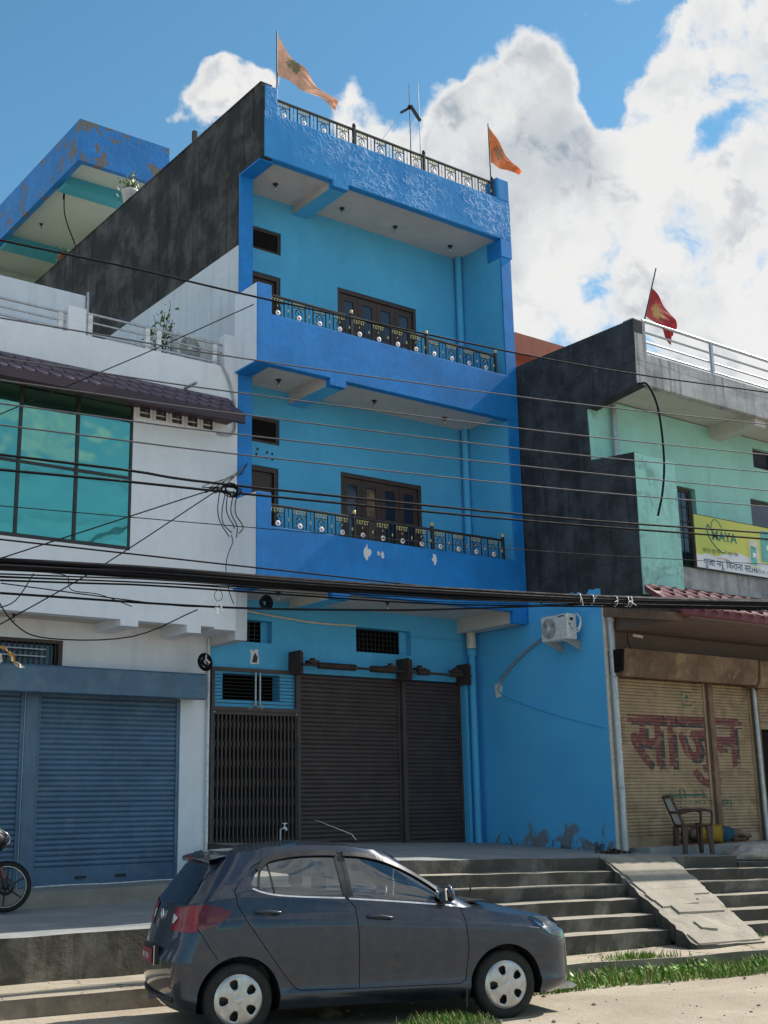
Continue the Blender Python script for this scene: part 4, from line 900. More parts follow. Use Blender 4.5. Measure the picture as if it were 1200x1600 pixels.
M['redletter'] = worn('worn_red_lettering', (.17, .05, .058), thr=.545); M['blackletter'] = worn('worn_black_lettering', (.04, .05, .055), thr=.54); M['greenletter'] = worn('worn_green_lettering', (.02, .12, .085), thr=.60)
pit = (3.80 - 1.165 - .15) / int((3.80 - 1.165 - .15) / .0525); ZB = 1.165 + .15; YS = MY + .05
tv = text_mesh('साजुन', 1., .016); wd = max(p.x for p in tv[0]) - min(p.x for p in tv[0]); x0_ = min(p.x for p in tv[0])
sx = 2.86 / wd; szz = 1.26; zz0 = 2.42
for par, cl in ((T1, (15.03, 17.15)), (T2, (17.42, 18.38))):
    slat_paint(par, '', 15.26 - x0_ * sx + .045, zz0 - .05, sx, szz, 'blackletter', YS, pit, ZB, .0012, verts=tv, clip=cl, name='letter_shadow')
    slat_paint(par, '', 15.22 - x0_ * sx, zz0, sx, szz, 'redletter', YS, pit, ZB, .0024, verts=tv, clip=cl)
gv = text_mesh('तरीको तेल', 1., .0)
for par, cl in ((T1, (15.03, 17.15)), (T2, (17.42, 18.38))): slat_paint(par, '', 16.0, 1.69, .46, .42, 'greenletter', YS, pit, ZB, .0014, verts=gv, clip=cl)
fr = ([Vector(p + (0,)) for p in ((0, 0), (.26, 0), (.26, .24), (0, .24), (.02, .02), (.24, .02), (.24, .22), (.02, .22))], [(0, 1, 5, 4), (1, 2, 6, 5), (2, 3, 7, 6), (3, 0, 4, 7)])
slat_paint(T1, '', 16.60, 3.40, 1, 1, 'greenletter', YS, pit, ZB, .0014, verts=fr, name='painted_emblem')
ci = ([Vector((.13 + .055 * math.cos(k * .5236), .12 + .06 * math.sin(k * .5236), 0)) for k in range(12)], [tuple(range(12))])
slat_paint(T1, '', 16.60, 3.40, 1, 1, 'greenletter', YS, pit, ZB, .0014, verts=ci, name='painted_emblem')

# ------------------------------------------------------------ shop sign on the mint building
sg = thing('shop_sign', 'yellow-green and white shop signboard standing on the stained ledge', 'sign', (17.6, 12.5, 5.53))
def bannermat():
    m, t, b, o = new_mat('sign_print'); P = coords(t); s = N(t, 'ShaderNodeSeparateXYZ'); Lk(t, P, s.inputs[0])
    wv = math_(t, 'ADD', math_(t, 'MULTIPLY', math_(t, 'SINE', math_(t, 'MULTIPLY', s.outputs[0], 3.4)), .05), math_(t, 'MULTIPLY', nz(t, coords(t, (2.2, 0, 0)), 1., 2.), .22))
    f = smooth(t, math_(t, 'SUBTRACT', s.outputs[2], math_(t, 'ADD', wv, 5.69)), 0., .02)
    g = mixc(t, smooth(t, s.outputs[0], 16., 17.6), (.47, .53, .09), (.62, .60, .10))
    Lk(t, mixc(t, f, (.66, .70, .76), g), b.inputs['Base Color']); b.inputs['Roughness'].default_value = .45; return m
M['banner'] = bannermat()
YG_ = 12.50
MB().box(15.98, 19.6, YG_, YG_ + .006, 5.535, 6.415).build('sign_face', 'banner', sg)
MB().box(15.95, 19.63, YG_ + .006, YG_ + .05, 5.52, 5.55).box(15.95, 19.63, YG_ + .006, YG_ + .05, 6.40, 6.43).box(15.95, 15.99, YG_ + .006, YG_ + .05, 5.55, 6.40).box(19.59, 19.63, YG_ + .006, YG_ + .05, 5.55, 6.40).build('sign_frame', 'rustdark', sg)
M['inkblue'] = plain('navy_print', (.03, .05, .12), .5); M['inkgreen'] = plain('green_print', (.02, .16, .12), .5); M['inkdark'] = plain('dark_green_print', (.06, .12, .03), .5); M['inkorange'] = plain('orange_print', (.5, .22, .05), .5); M['inkteal'] = plain('teal_pack_print', (.12, .42, .40), .4); M['inkcream'] = plain('cream_pack_print', (.62, .62, .50), .4); M['inkyellow'] = plain('yellow_pack_print', (.60, .48, .10), .4)
def flat_text(parent, body, x, z, size, mat, y=YG_ - .003, bold=0., sx=1., name='lettering'):
    v, f = text_mesh(body, size, bold); mb = MB(); mb.add([(x + p.x * sx, y, z + p.y) for p in v], f); return mb.build(name, mat, parent)
flat_text(sg, 'MAYA', 16.40, 6.04, .23, 'inkgreen', bold=.006, sx=1.06)
mb = MB().tube(spline([(16.40, YG_, 6.20), (16.33, YG_, 6.28), (16.30, YG_, 6.20), (16.33, YG_, 6.08), (16.46, YG_, 5.95), (16.62, YG_, 5.86), (16.70, YG_, 5.855)]), .012, 6).tube(spline([(16.40, YG_, 6.20), (16.44, YG_, 6.34), (16.53, YG_, 6.39), (16.62, YG_, 6.35), (16.68, YG_, 6.27)]), .008, 6); mb.build('emblem', 'inkgreen', sg)
flat_text(sg, 'शुद्ध दूध, शुद्ध घिउ र मीठो अचुक पोषण', 16.14, 5.815, .088, 'inkdark', sx=.72); flat_text(sg, '१००% शुद्ध', 16.50, 5.715, .06, 'inkorange')

def joined(parts, bold=0.):
    V, F, x = [], [], 0.
    for s_, keep in parts:
        v, f = text_mesh(s_, 1., bold); bmx = bmesh.new(); q = [bmx.verts.new(p) for p in v]
        for k in f:
            try: bmx.faces.new([q[i] for i in k])
            except ValueError: pass
        w = max(p.x for p in v)
        if keep < 1: bmesh.ops.bisect_plane(bmx, geom=list(bmx.verts) + list(bmx.edges) + list(bmx.faces), plane_co=(w * keep, 0, 0), plane_no=(1, 0, 0), clear_outer=True)
        bmx.verts.index_update(); n = len(V); V += [Vector((p.co.x + x, p.co.y, 0)) for p in bmx.verts]; F += [[a.index + n for a in fc.verts] for fc in bmx.faces]; bmx.free()
        x += w * min(1, keep) + (.26 if keep > 1 else 0)
    return V, F
jv, jf = joined([('पुजा', 2), ('न', .74), ('यू', 2), ('िकराना', 2), ('स', .74), ('टो', 1), ('स', 1)], .012)
mb = MB(); jw = 1.42 / max(p.x for p in jv); mb.add([(16.15 + p.x * jw, YG_ - .003, 5.585 + p.y * .165) for p in jv], jf); xr = 16.15 + 1.42
mb.tube([(xr - .05, YG_, 5.70), (xr - .03, YG_, 5.735), (xr - .055, YG_, 5.745)], .006, 5); mb.build('lettering', 'inkblue', sg)
flat_text(sg, 'वि.न.पा. ६, सडक', 17.55, 5.585, .085, 'inkblue')
def pack(x0, x1, z0, z1, body):
    o = MB().prism([(x0, z0), (x1, z0 + .01), (x1 - .01, z1), (x0 + .01, z1 - .01)], 'y', YG_ - .004, YG_ - .002).build('pack_picture', body, sg)
    w = x1 - x0; MB().prism([(x0 + .1 * w, z0 + .06), (x1 - .35 * w, z0 + .05), (x1 - .3 * w, z1 - .15), (x0 + .15 * w, z1 - .12)], 'y', YG_ - .006, YG_ - .0045).build('pack_panel', 'inkteal', o)
    MB().sphere((x0 + .45 * w, YG_ - .006, z0 + .45 * (z1 - z0)), .045, 10, 0, (1, .1, 1)).build('pack_badge', 'pvcwhite', o); flat_text(o, 'Maya', x0 + .2 * w, z0 + .68 * (z1 - z0), .07, 'inkgreen', YG_ - .008)
pack(17.38, 17.66, 5.66, 6.16, 'inkcream'); pack(17.72, 18.14, 5.80, 6.36, 'inkteal'); pack(18.2, 18.55, 5.66, 6.2, 'inkyellow')
# distant brick-red rooftop behind
rh = thing('distant_house', 'brick-red house just showing over the black side wall', 'house', (27, 28, 0)); MB().box(23.6, 34, 25.0, 36, 0, 14.8).build('wall', 'redwall', rh); MB().box(23.2, 34.4, 24.6, 36.4, 14.8, 15.45).build('parapet', 'redwall', rh); MB().box(23.3, 34.3, 24.7, 36.3, 15.45, 15.5).build('roof', 'platgrey', rh)
M['drytan'] = plain('dry_leaf_tan', (.42, .27, .12), .8, 0., .1)

# ------------------------------------------------------------ parked hatchback
CAR_YAW = R(-16.6)
car = thing('parked_car', 'slate-blue five-door hatchback parked at the roadside before the steps', 'car', (5.51, 9.27, .005), CAR_YAW)
car.rotation_euler = (0, R(.75), CAR_YAW)     # nose slightly low on the falling road
# the thing's frame: u forward from the rear axle, y across (0 at the near side), z up.  WP of the car is zero for its parts
WP[car.name] = Vector((0, 0, 0)); HW = .838
def lerp(a, b, t): return a + (b - a) * t
def pl(tab, x):
    if x <= tab[0][0]: return tab[0][1]
    for (a, b), (c, d) in zip(tab, tab[1:]):
        if x <= c: t = (x - a) / (c - a); return b + (d - b) * (t * t * (3 - 2 * t) * .35 + t * .65)
    return tab[-1][1]
def contour(ur, uf, w, cr, cf_, br, bf):
    """closed plan outline, starting at the rear centre, going along the near side (-y) to the front and back; ellipse corners, bowed ends"""
    half = []
    for i in range(9): half.append((ur + br * (i / 8 * (w - cr) / w) ** 2, -(w - cr) * i / 8))
    u0_ = half[-1][0]
    for i in range(1, 8): a = i / 8 * math.pi / 2; half.append((u0_ + cr * 1.0 * (1 - math.cos(a)), -(w - cr) - cr * math.sin(a)))
    us = u0_ + cr; u1_ = uf - bf * ((w - cf_) / w) ** 2; ue = u1_ - cf_ * 1.35
    for i in range(47): t = i / 46; u = lerp(us, ue, t); half.append((u, -w + .03 * max(0, (abs(t - .45) - .25)) ** 2 * 4))
    for i in range(1, 8): a = i / 8 * math.pi / 2; half.append((ue + cf_ * 1.35 * math.sin(a), -(w - cf_) - cf_ * math.cos(a) + .03 * .35 * (1 - i / 8)))
    for i in range(9): q = (w - cf_) * (1 - i / 8); half.append((uf - bf * (q / w) ** 2, -q))
    return half
BELT = [(-.60, .99), (-.3, 1.07), (0, 1.10), (.35, 1.085), (.97, 1.06), (1.87, .975), (2.24, .925), (2.59, .872), (2.85, .842), (3.10, .812)]
ROWS = [(.185, None, -.40, 2.965, .70, .16, .20), (.20, None, -.48, 3.065, .765, .18, .22), (.25, None, -.53, 3.165, .80, .2, .25), (.305, None, -.555, 3.190, .824, .2, .26), (.325, None, -.56, 3.195, .822, .2, .26), (.37, None, -.575, 3.200, .810, .2, .26), (.50, None, -.588, 3.190, .826, .2, .27), (.60, None, -.588, 3.185, .836, .18, .27),
        (.70, .24, -.545, 3.175, .840, .16, .27), (.80, .50, -.515, 3.160, .838, .16, .27), (.86, .64, -.50, 3.145, .836, .165, .27), (.87, .67, -.497, 3.143, .829, .168, .275), (.92, .80, -.485, 3.125, .818, .17, .28), (1., 1., -.455, 3.075, .795, .20, .30)]
rows = []
for zz, fr, ur, uf, w, cr, cf_ in ROWS:
    c = contour(ur, uf, w, cr, cf_, .085, .10); row = []
    for u, y in c:
        z = zz if fr is None else .60 + (pl(BELT, u) - .60) * fr
        if fr is None and zz > .3: z = zz
        row.append(Vector((u, y, z)))
    rows.append(row)
NR = len(rows[0])
TOPL = [(-.56, .98), (-.42, 1.19), (-.26, 1.40), (-.2, 1.43), (.02, 1.475), (.34, 1.518), (.66, 1.535), (1.09, 1.525), (1.46, 1.468), (1.71, 1.385), (1.96, 1.265), (2.22, 1.115), (2.36, 1.035)]
REDGE = [(-.30, 1.355), (-.15, 1.415), (.07, 1.455), (.34, 1.492), (.61, 1.505), (.97, 1.495), (1.33, 1.44), (1.57, 1.365), (1.75, 1.26)]
# greenhouse: closed contours from the belt up to the roof edge
GH = 8; gh = [rows[-1]]
for k in range(1, GH + 1):
    h = k / GH; ur = lerp(-.455, -.175, h ** .95); uf = lerp(2.30, 1.50, h ** .92); w = lerp(.795, .585, h ** 1.25); cr = lerp(.20, .22, h); c = contour(ur, uf, w, cr, lerp(.20, .24, h), .075, .14); row = []
    for u, y in c:
        uu = (u - ur) / (uf - ur); ub = lerp(-.455, 2.30, uu); ut = lerp(-.175, 1.50, uu)
        zb = pl(BELT, ub); zt = pl(REDGE, ut)
        end = max(0., 1 - abs(y) / w)
        fz = max(0, (uu - .82) / .18) ** 2
        z = lerp(zb + fz * .08 * (1 - (y / w) ** 2), zt + .05 * (1 - (y / .6) ** 2) * (1 if uu > .9 or uu < .08 else 1) * h, h)
        row.append(Vector((u, y, z)))
    gh.append(row)
# belt row for the greenhouse starts inboard of the front wings
c0 = contour(-.455, 2.30, .795, .20, .20, .075, .14); base = []
for i, (u, y) in enumerate(c0):
    uu = (u + .455) / 2.755; fz = max(0, (uu - .82) / .18) ** 2
    base.append(Vector((u, y, pl(BELT, u) + fz * .08 * (1 - (y / .795) ** 2))))
gh[0] = base
def grid_faces(bm, rws, mirror):
    vv = [[bm.verts.new(p if not mirror else Vector((p.x, -p.y, p.z))) for p in r_] for r_ in rws]; fs = []
    for a, b in zip(vv, vv[1:]):
        for i in range(len(a) - 1):
            q = (a[i], a[i + 1], b[i + 1], b[i]); fs.append(bm.faces.new(q[::-1] if mirror else q))
    return vv, fs
bm = bmesh.new(); lay = bm.faces.layers.int.new('zone')
for mi in (False, True):
    v_, f_ = grid_faces(bm, rows, mi)
    for f in f_: f[lay] = 1
    v_, f_ = grid_faces(bm, gh, mi)
    for f in f_: f[lay] = 2
    # roof cap
    cap = [gh[-1]] + [[Vector((lerp(p.x, lerp(-.20, 1.46, i / (NR - 1)), t), p.y * (1 - t), p.z + (.035) * (1 - (1 - t) ** 2) * math.sin(math.pi * min(1, max(0, (p.x + .3) / 1.9))) )) for i, p in enumerate(gh[-1])] for t in (.2, .4, .6, .8, 1.)]
    v_, f_ = grid_faces(bm, cap, mi)
    for f in f_: f[lay] = 3
    # bonnet: strips across from wing top to wing top
    idx = [i for i, p in enumerate(rows[-1]) if p.x > 1.95]
    bon = []
    for t in (0, .12, .3, .5, .75, 1.):
        bon.append([Vector((rows[-1][i].x, rows[-1][i].y * (1 - t), rows[-1][i].z + (.012 + .065 * min(1, max(0, (3.075 - rows[-1][i].x) / .55)) ** .7) * (1 - (1 - t) ** 2.2))) for i in idx])
    v_, f_ = grid_faces(bm, bon, mi)
    for f in f_: f[lay] = 4
    # floor pan
    flo = [rows[0], [Vector((p.x, 0, .19)) for p in rows[0]]]
    v_, f_ = grid_faces(bm, flo, not mi if False else mi)
    for f in f_: f[lay] = 5
bmesh.ops.remove_doubles(bm, verts=list(bm.verts), dist=.0006)
bmesh.ops.recalc_face_normals(bm, faces=list(bm.faces))
bmesh.ops.dissolve_degenerate(bm, edges=list(bm.edges), dist=.0003)
bm.normal_update()
BV = BVHTree.FromBMesh(bm)
def ysurf(u, z, sgn=-1):
    h = BV.ray_cast(Vector((u, sgn * 3, z)), Vector((0, -sgn, 0))); return h[0].y if h[0] else sgn * .8
def sideface(f): c = f.calc_center_median(); return abs(f.normal.y) > .28 and abs(c.y) > .35 and f[lay] in (1, 2)
def ccw(poly): return poly if sum(a[0] * b[1] - b[0] * a[1] for a, b in zip(poly, poly[1:] + poly[:1])) > 0 else poly[::-1]
def inside(poly, u, z):
    r_ = False
    for (a, b), (c, d) in zip(poly, poly[1:] + poly[:1]):
        if (b > z) != (d > z) and u < (c - a) * (z - b) / (d - b) + a: r_ = not r_
    return r_
def cut(poly, test=sideface):
    us = [p[0] for p in poly]; zs = [p[1] for p in poly]
    for (a, b), (c, d) in zip(poly, poly[1:] + poly[:1]):
        ln = math.hypot(c - a, d - b)
        if ln < 1e-5: continue
        fs = [f for f in bm.faces if test(f) and min(v.co.x for v in f.verts) < max(us) + .02 and max(v.co.x for v in f.verts) > min(us) - .02 and min(v.co.z for v in f.verts) < max(zs) + .02 and max(v.co.z for v in f.verts) > min(zs) - .02
              and min(v.co.x for v in f.verts) < max(a, c) + .012 and max(v.co.x for v in f.verts) > min(a, c) - .012 and min(v.co.z for v in f.verts) < max(b, d) + .012 and max(v.co.z for v in f.verts) > min(b, d) - .012]
        if not fs: continue
        g = set(fs) | {e for f in fs for e in f.edges} | {v for f in fs for v in f.verts}
        bmesh.ops.bisect_plane(bm, geom=list(g), plane_co=(a, 0, b), plane_no=Vector((d - b, 0, a - c)) / ln, dist=1e-5)
def mark(poly, val, test=sideface):
    cut(poly, test); bm.normal_update()
    for f in bm.faces:
        if test(f):
            c = f.calc_center_median()
            if inside(poly, c.x, c.z): f[lay] = val
def rnd_poly(pts, n=4): return [(p.x, p.z) for p in spline([(a, 0, b) for a, b in pts + pts[:1]], n)[:-1]]
def arc(u, z, r_, a0, a1, n): return [(u + r_ * math.cos(a0 + (a1 - a0) * i / n), z + r_ * math.sin(a0 + (a1 - a0) * i / n)) for i in range(n + 1)]
WB = 2.43; WR = .292
for u in (0, WB): mark(arc(u, .285, .352, -.35, math.pi + .35, 26), 90)
mark([(.245, 1.365), (.34, 1.392), (.50, 1.408), (.70, 1.413), (.868, 1.408), (.905, 1.085), (.55, 1.098), (.30, 1.118), (.165, 1.15), (.10, 1.20), (.15, 1.285)], 21)
mark([(.965, 1.405), (1.12, 1.392), (1.29, 1.358), (1.45, 1.30), (1.60, 1.225), (1.74, 1.14), (1.86, 1.055), (1.895, 1.0), (1.50, 1.035), (1.00, 1.072)], 22)
SW = .0035
def seam(pts, val=91, w=SW):
    for (a, b), (c, d) in zip(pts, pts[1:]):
        ln = math.hypot(c - a, d - b); n = ((d - b) / ln * w, -(c - a) / ln * w); e = ((c - a) / ln * w * .5, (d - b) / ln * w * .5)
        mark([(a - e[0] + n[0], b - e[1] + n[1]), (c + e[0] + n[0], d + e[1] + n[1]), (c + e[0] - n[0], d + e[1] - n[1]), (a - e[0] - n[0], b - e[1] - n[1])], val)
RD = [(.915, 1.435), (.935, 1.07), (1.01, .99), (1.035, .75), (1.045, .335), (.52, .345), (.47, .37), (.36, .50), (.20, .71), (.06, .90), (-.02, 1.03), (-.045, 1.15), (.02, 1.24), (.14, 1.345), (.26, 1.40), (.45, 1.432), (.70, 1.442)]
FD = [(.915, 1.435), (.935, 1.07), (1.01, .99), (1.035, .75), (1.045, .335), (1.98, .325), (2.035, .36), (2.06, .62), (2.035, .85), (1.99, .985), (1.86, 1.09), (1.72, 1.20), (1.58, 1.285), (1.42, 1.355), (1.25, 1.40), (1.08, 1.428)]
for a, b in ((RD, 31), (FD, 32)):
    for f in bm.faces:
        if sideface(f) and f[lay] in (1, 2):
            c = f.calc_center_median()
seam(RD + RD[:1]); seam(FD[4:] + FD[:1])
seam([(-.36, .86), (-.25, .70), (-.19, .62)])
mark([(-.53, .885), (-.48, .985), (-.40, 1.03), (-.28, 1.045), (-.16, 1.02), (-.075, .985), (-.14, .92), (-.26, .868), (-.40, .832), (-.53, .822)], 41, lambda f: f[lay] in (1, 2, 4, 41, 42) and abs(f.calc_center_median().y) > .40)
mark([(-.56, .90), (-.53, .985), (-.465, .985), (-.455, .93), (-.475, .88)], 42, lambda f: f[lay] == 41 or f[lay] == 42)
mark([(-.34, 1.06), (-.06, 1.0), (-.14, .92), (-.26, .86), (-.36, .84)], 44, lambda f: f[lay] == 41 or f[lay] == 44)
mark([(2.68, .855), (2.86, .862), (3.02, .825), (3.15, .80), (3.16, .70), (3.02, .665), (2.90, .69), (2.80, .755)], 43, lambda f: f[lay] in (1, 4, 43) and abs(f.calc_center_median().y) > .36 and f.normal.z < .8)
# tailgate glass, windscreen, bumpers, tailgate
def zone_top(val, cond):
    for f in bm.faces:
        if f[lay] == 2 and cond(f.calc_center_median(), f.normal): f[lay] = val
zone_top(51, lambda c, n: n.x < -.45 and 1.02 < c.z < 1.345 and abs(c.y) < .56)
zone_top(52, lambda c, n: n.x > .3 and c.x > 1.45 and abs(c.y) < .50 + (c.x - 1.5) * .16 and c.z > 1.02)
for f in bm.faces:
    c = f.calc_center_median()
    if f[lay] == 1 and c.z < .60 and c.x < -.20: f[lay] = 61
    if f[lay] == 1 and c.z < .62 and c.x > 2.80: f[lay] = 62
    if f[lay] in (1, 2) and c.x < -.33 and abs(c.y) < .62 and f.normal.x < -.4: f[lay] = 63
    if sideface(f) and f[lay] in (1, 2):
        if inside(RD, c.x, c.z): f[lay] = 31
        elif inside(FD, c.x, c.z): f[lay] = 32
def zone_mesh(vals, name, mat, par, side=0, off=0., thick=0., label=None, smooth_=True):
    fs = [f for f in bm.faces if f[lay] in vals and (side == 0 or f.calc_center_median().y * side > 0)]
    if not fs: return None
    b2 = bmesh.new(); mp = {}
    for f in fs:
        for v in f.verts:
            if v not in mp: mp[v] = b2.verts.new(v.co + v.normal * off)
        try: b2.faces.new([mp[v] for v in f.verts])
        except ValueError: pass
    if thick:
        b2.normal_update(); rim = [e for e in b2.edges if e.is_boundary]; r_ = bmesh.ops.extrude_edge_only(b2, edges=rim)
        for v in [g for g in r_['geom'] if isinstance(g, bmesh.types.BMVert)]:
            v.co += Vector((0, -1 if v.co.y > 0 else 1, 0)) * thick
    mb = MB(); mb.bm(b2, 0, smooth_); o = mb.build(name, mat, par, label)
    if thick and o:
        for p in o.data.polygons: p.use_smooth = True
        o.data.set_sharp_from_angle(angle=R(38))
    return o
bm.normal_update()
body = zone_mesh((1, 2, 3), 'body', 'carpaint', car, thick=.012)
bonnet = zone_mesh((4,), 'bonnet', 'carpaint', car)
zone_mesh((5,), 'floor_pan', 'darkplastic', car)
RDoor = {}
for s in (-1, 1):
    RDoor[s] = [zone_mesh((31,), 'rear_door', 'carpaint', car, s, thick=.012), zone_mesh((32,), 'front_door', 'carpaint', car, s, thick=.012)]
    zone_mesh((21,), 'window', 'carglass', RDoor[s][0], s, -.006); zone_mesh((22,), 'window', 'carglass', RDoor[s][1], s, -.006)
    tl = zone_mesh((41,), 'tail_light', 'taillight', car, s, .010, .03); zone_mesh((42,), 'reversing_lens', 'lampwhite', tl, s, .010, .03); zone_mesh((44,), 'dark_lens', 'taildark', tl, s, .010, .03)
    hl = zone_mesh((43,), 'headlight', 'lensglass', car, s, .006, .02); zone_mesh((43,), 'reflector', 'chrome', hl, s, -.03)
zone_mesh((61,), 'rear_bumper', 'carpaint', car, thick=.01); zone_mesh((62,), 'front_bumper', 'carpaint', car, thick=.01)
tg = zone_mesh((63,), 'tailgate', 'carpaint', car, thick=.0); zone_mesh((51,), 'rear_window', 'darkglass', tg or car, off=.004); zone_mesh((52,), 'windscreen', 'carglass', car)
# dark inner shell seen through the door gaps
zone_mesh((1, 31, 32, 91, 61, 62, 63), 'inner_shell', 'darkplastic', car, off=-.02); zone_mesh((2, 3), 'headlining', 'seat', car, off=-.016)
def P3(u, y, z): return (u, y, z)
for s in (-1, 1):
    # wheel arch liners
    for u in (0, WB):
        mb = MB(); n = 22; a0, a1 = -.30, math.pi + .30
        v = [(u + .356 * math.cos(a0 + (a1 - a0) * i / n), yy, .285 + .356 * math.sin(a0 + (a1 - a0) * i / n)) for yy in (s * .825, s * .52) for i in range(n + 1)]
        v = [(p[0], p[1] if abs(p[1]) < .6 else ysurf(p[0], p[2], s) * .985, max(p[2], .2)) for p in v]
        mb.add(v, [(i, i + 1, n + 2 + i, n + 1 + i) for i in range(n)], 0, True); mb.add([(u, s * .52, .285)] + [p for p in v if abs(abs(p[1]) - .52) < 1e-6], [(0, i, i + 1) for i in range(1, n + 1)])
        mb.build('wheel_arch_liner', 'darkplastic', car)
    # wheels
    for u in (0, WB):
        yo = s * .80; ax = (0, s, 0)
        w = MB().lathe((u, yo - s * .165, WR - .0), ax, [(.185, 0), (.25, -.004), (.276, .012), (.289, .035), (.292, .06), (.292, .115), (.289, .14), (.276, .160), (.245, .170), (.212, .166), (.20, .15), (.20, .02)], 40).build('wheel', 'rubber', car)
        rim = MB().lathe((u, yo - s * .165, WR), ax, [(.205, .14), (.20, .10), (.0, .10)], 32).build('rim', 'darkplastic', w)
        # five-blade wheel cover with five rounded openings
        mb = MB(); na, rr_ = 100, [0., .02, .035, .05, .062, .075, .09, .105, .12, .135, .15, .163, .176, .19, .204, .210]
        def zh(r_): return .165 + .014 * (1 - (r_ / .21) ** 2) - (.012 if r_ > .20 else 0)
        vv = {}
        def vid(i, j):
            j %= na
            if (i, j) not in vv: a = 2 * math.pi * j / na + .3; vv[i, j] = len(mb.v); mb.v.append((u + rr_[i] * math.sin(a), yo - s * .165 + s * zh(rr_[i]), WR + rr_[i] * math.cos(a)))
            return vv[i, j]
        def hole(i, j):
            r_ = (rr_[i] + rr_[i + 1]) / 2; a = ((j + .5) / na * 5) % 1 - .5
            x = a * 2 * math.pi / 5 * r_; return ((x / (.014 + .13 * r_)) ** 4 + ((r_ - .128) / .035) ** 3.2 < 1 if r_ > .128 else (x / (.014 + .13 * r_)) ** 4 + ((.128 - r_) / .035) ** 3.2 < 1)
        for i in range(len(rr_) - 1):
            for j in range(na):
                if not hole(i, j): q = [vid(i, j), vid(i, j + 1), vid(i + 1, j + 1), vid(i + 1, j)]; mb.f.append(q if s < 0 else q[::-1]); mb.m.append(0); mb.sm.append(True)
        hc = mb.build('wheel_cover', 'silver', w)
        md = hc.modifiers.new('thickness', 'SOLIDIFY'); md.thickness = .012; md.offset = -1 if True else 1
        MB().lathe((u, yo - s * .165, WR), ax, [(.0, .182), (.022, .182), (.028, .178)], 16).build('wheel_badge', 'steel', w)
        MB().lathe((u, yo - s * .165, WR), ax, [(.16, .11), (.06, .112), (.06, .118), (.0, .118)], 20).build('wheel_disc', 'iron', w)
# belt-line chrome, door handles, rain visors, mirrors, window trims
def side_strip(pts, s, w, off, name, mat, par, t=.006):
    pts = spline([(a, 0, b) for a, b in pts], 5); mb = MB(); rowA = []; 
    for i, p in enumerate(pts):
        d = (pts[min(i + 1, len(pts) - 1)] - pts[max(i - 1, 0)]).normalized(); n = Vector((-d.z, 0, d.x)) * w / 2
        a, b = p + n, p - n; rowA.append((a.x, ysurf(a.x, a.z, s) + s * off, a.z)); rowA.append((b.x, ysurf(b.x, b.z, s) + s * off, b.z))
    back = [(q[0], q[1] - s * (t + off), q[2]) for q in rowA]; m_ = len(rowA)
    mb.add(rowA + back, [(2 * i, 2 * i + 1, 2 * i + 3, 2 * i + 2) for i in range(len(pts) - 1)] + [(2 * i, 2 * i + 2, m_ + 2 * i + 2, m_ + 2 * i) for i in range(len(pts) - 1)] + [(2 * i + 1, m_ + 2 * i + 1, m_ + 2 * i + 3, 2 * i + 3) for i in range(len(pts) - 1)], 0, False)
    return mb.build(name, mat, par)
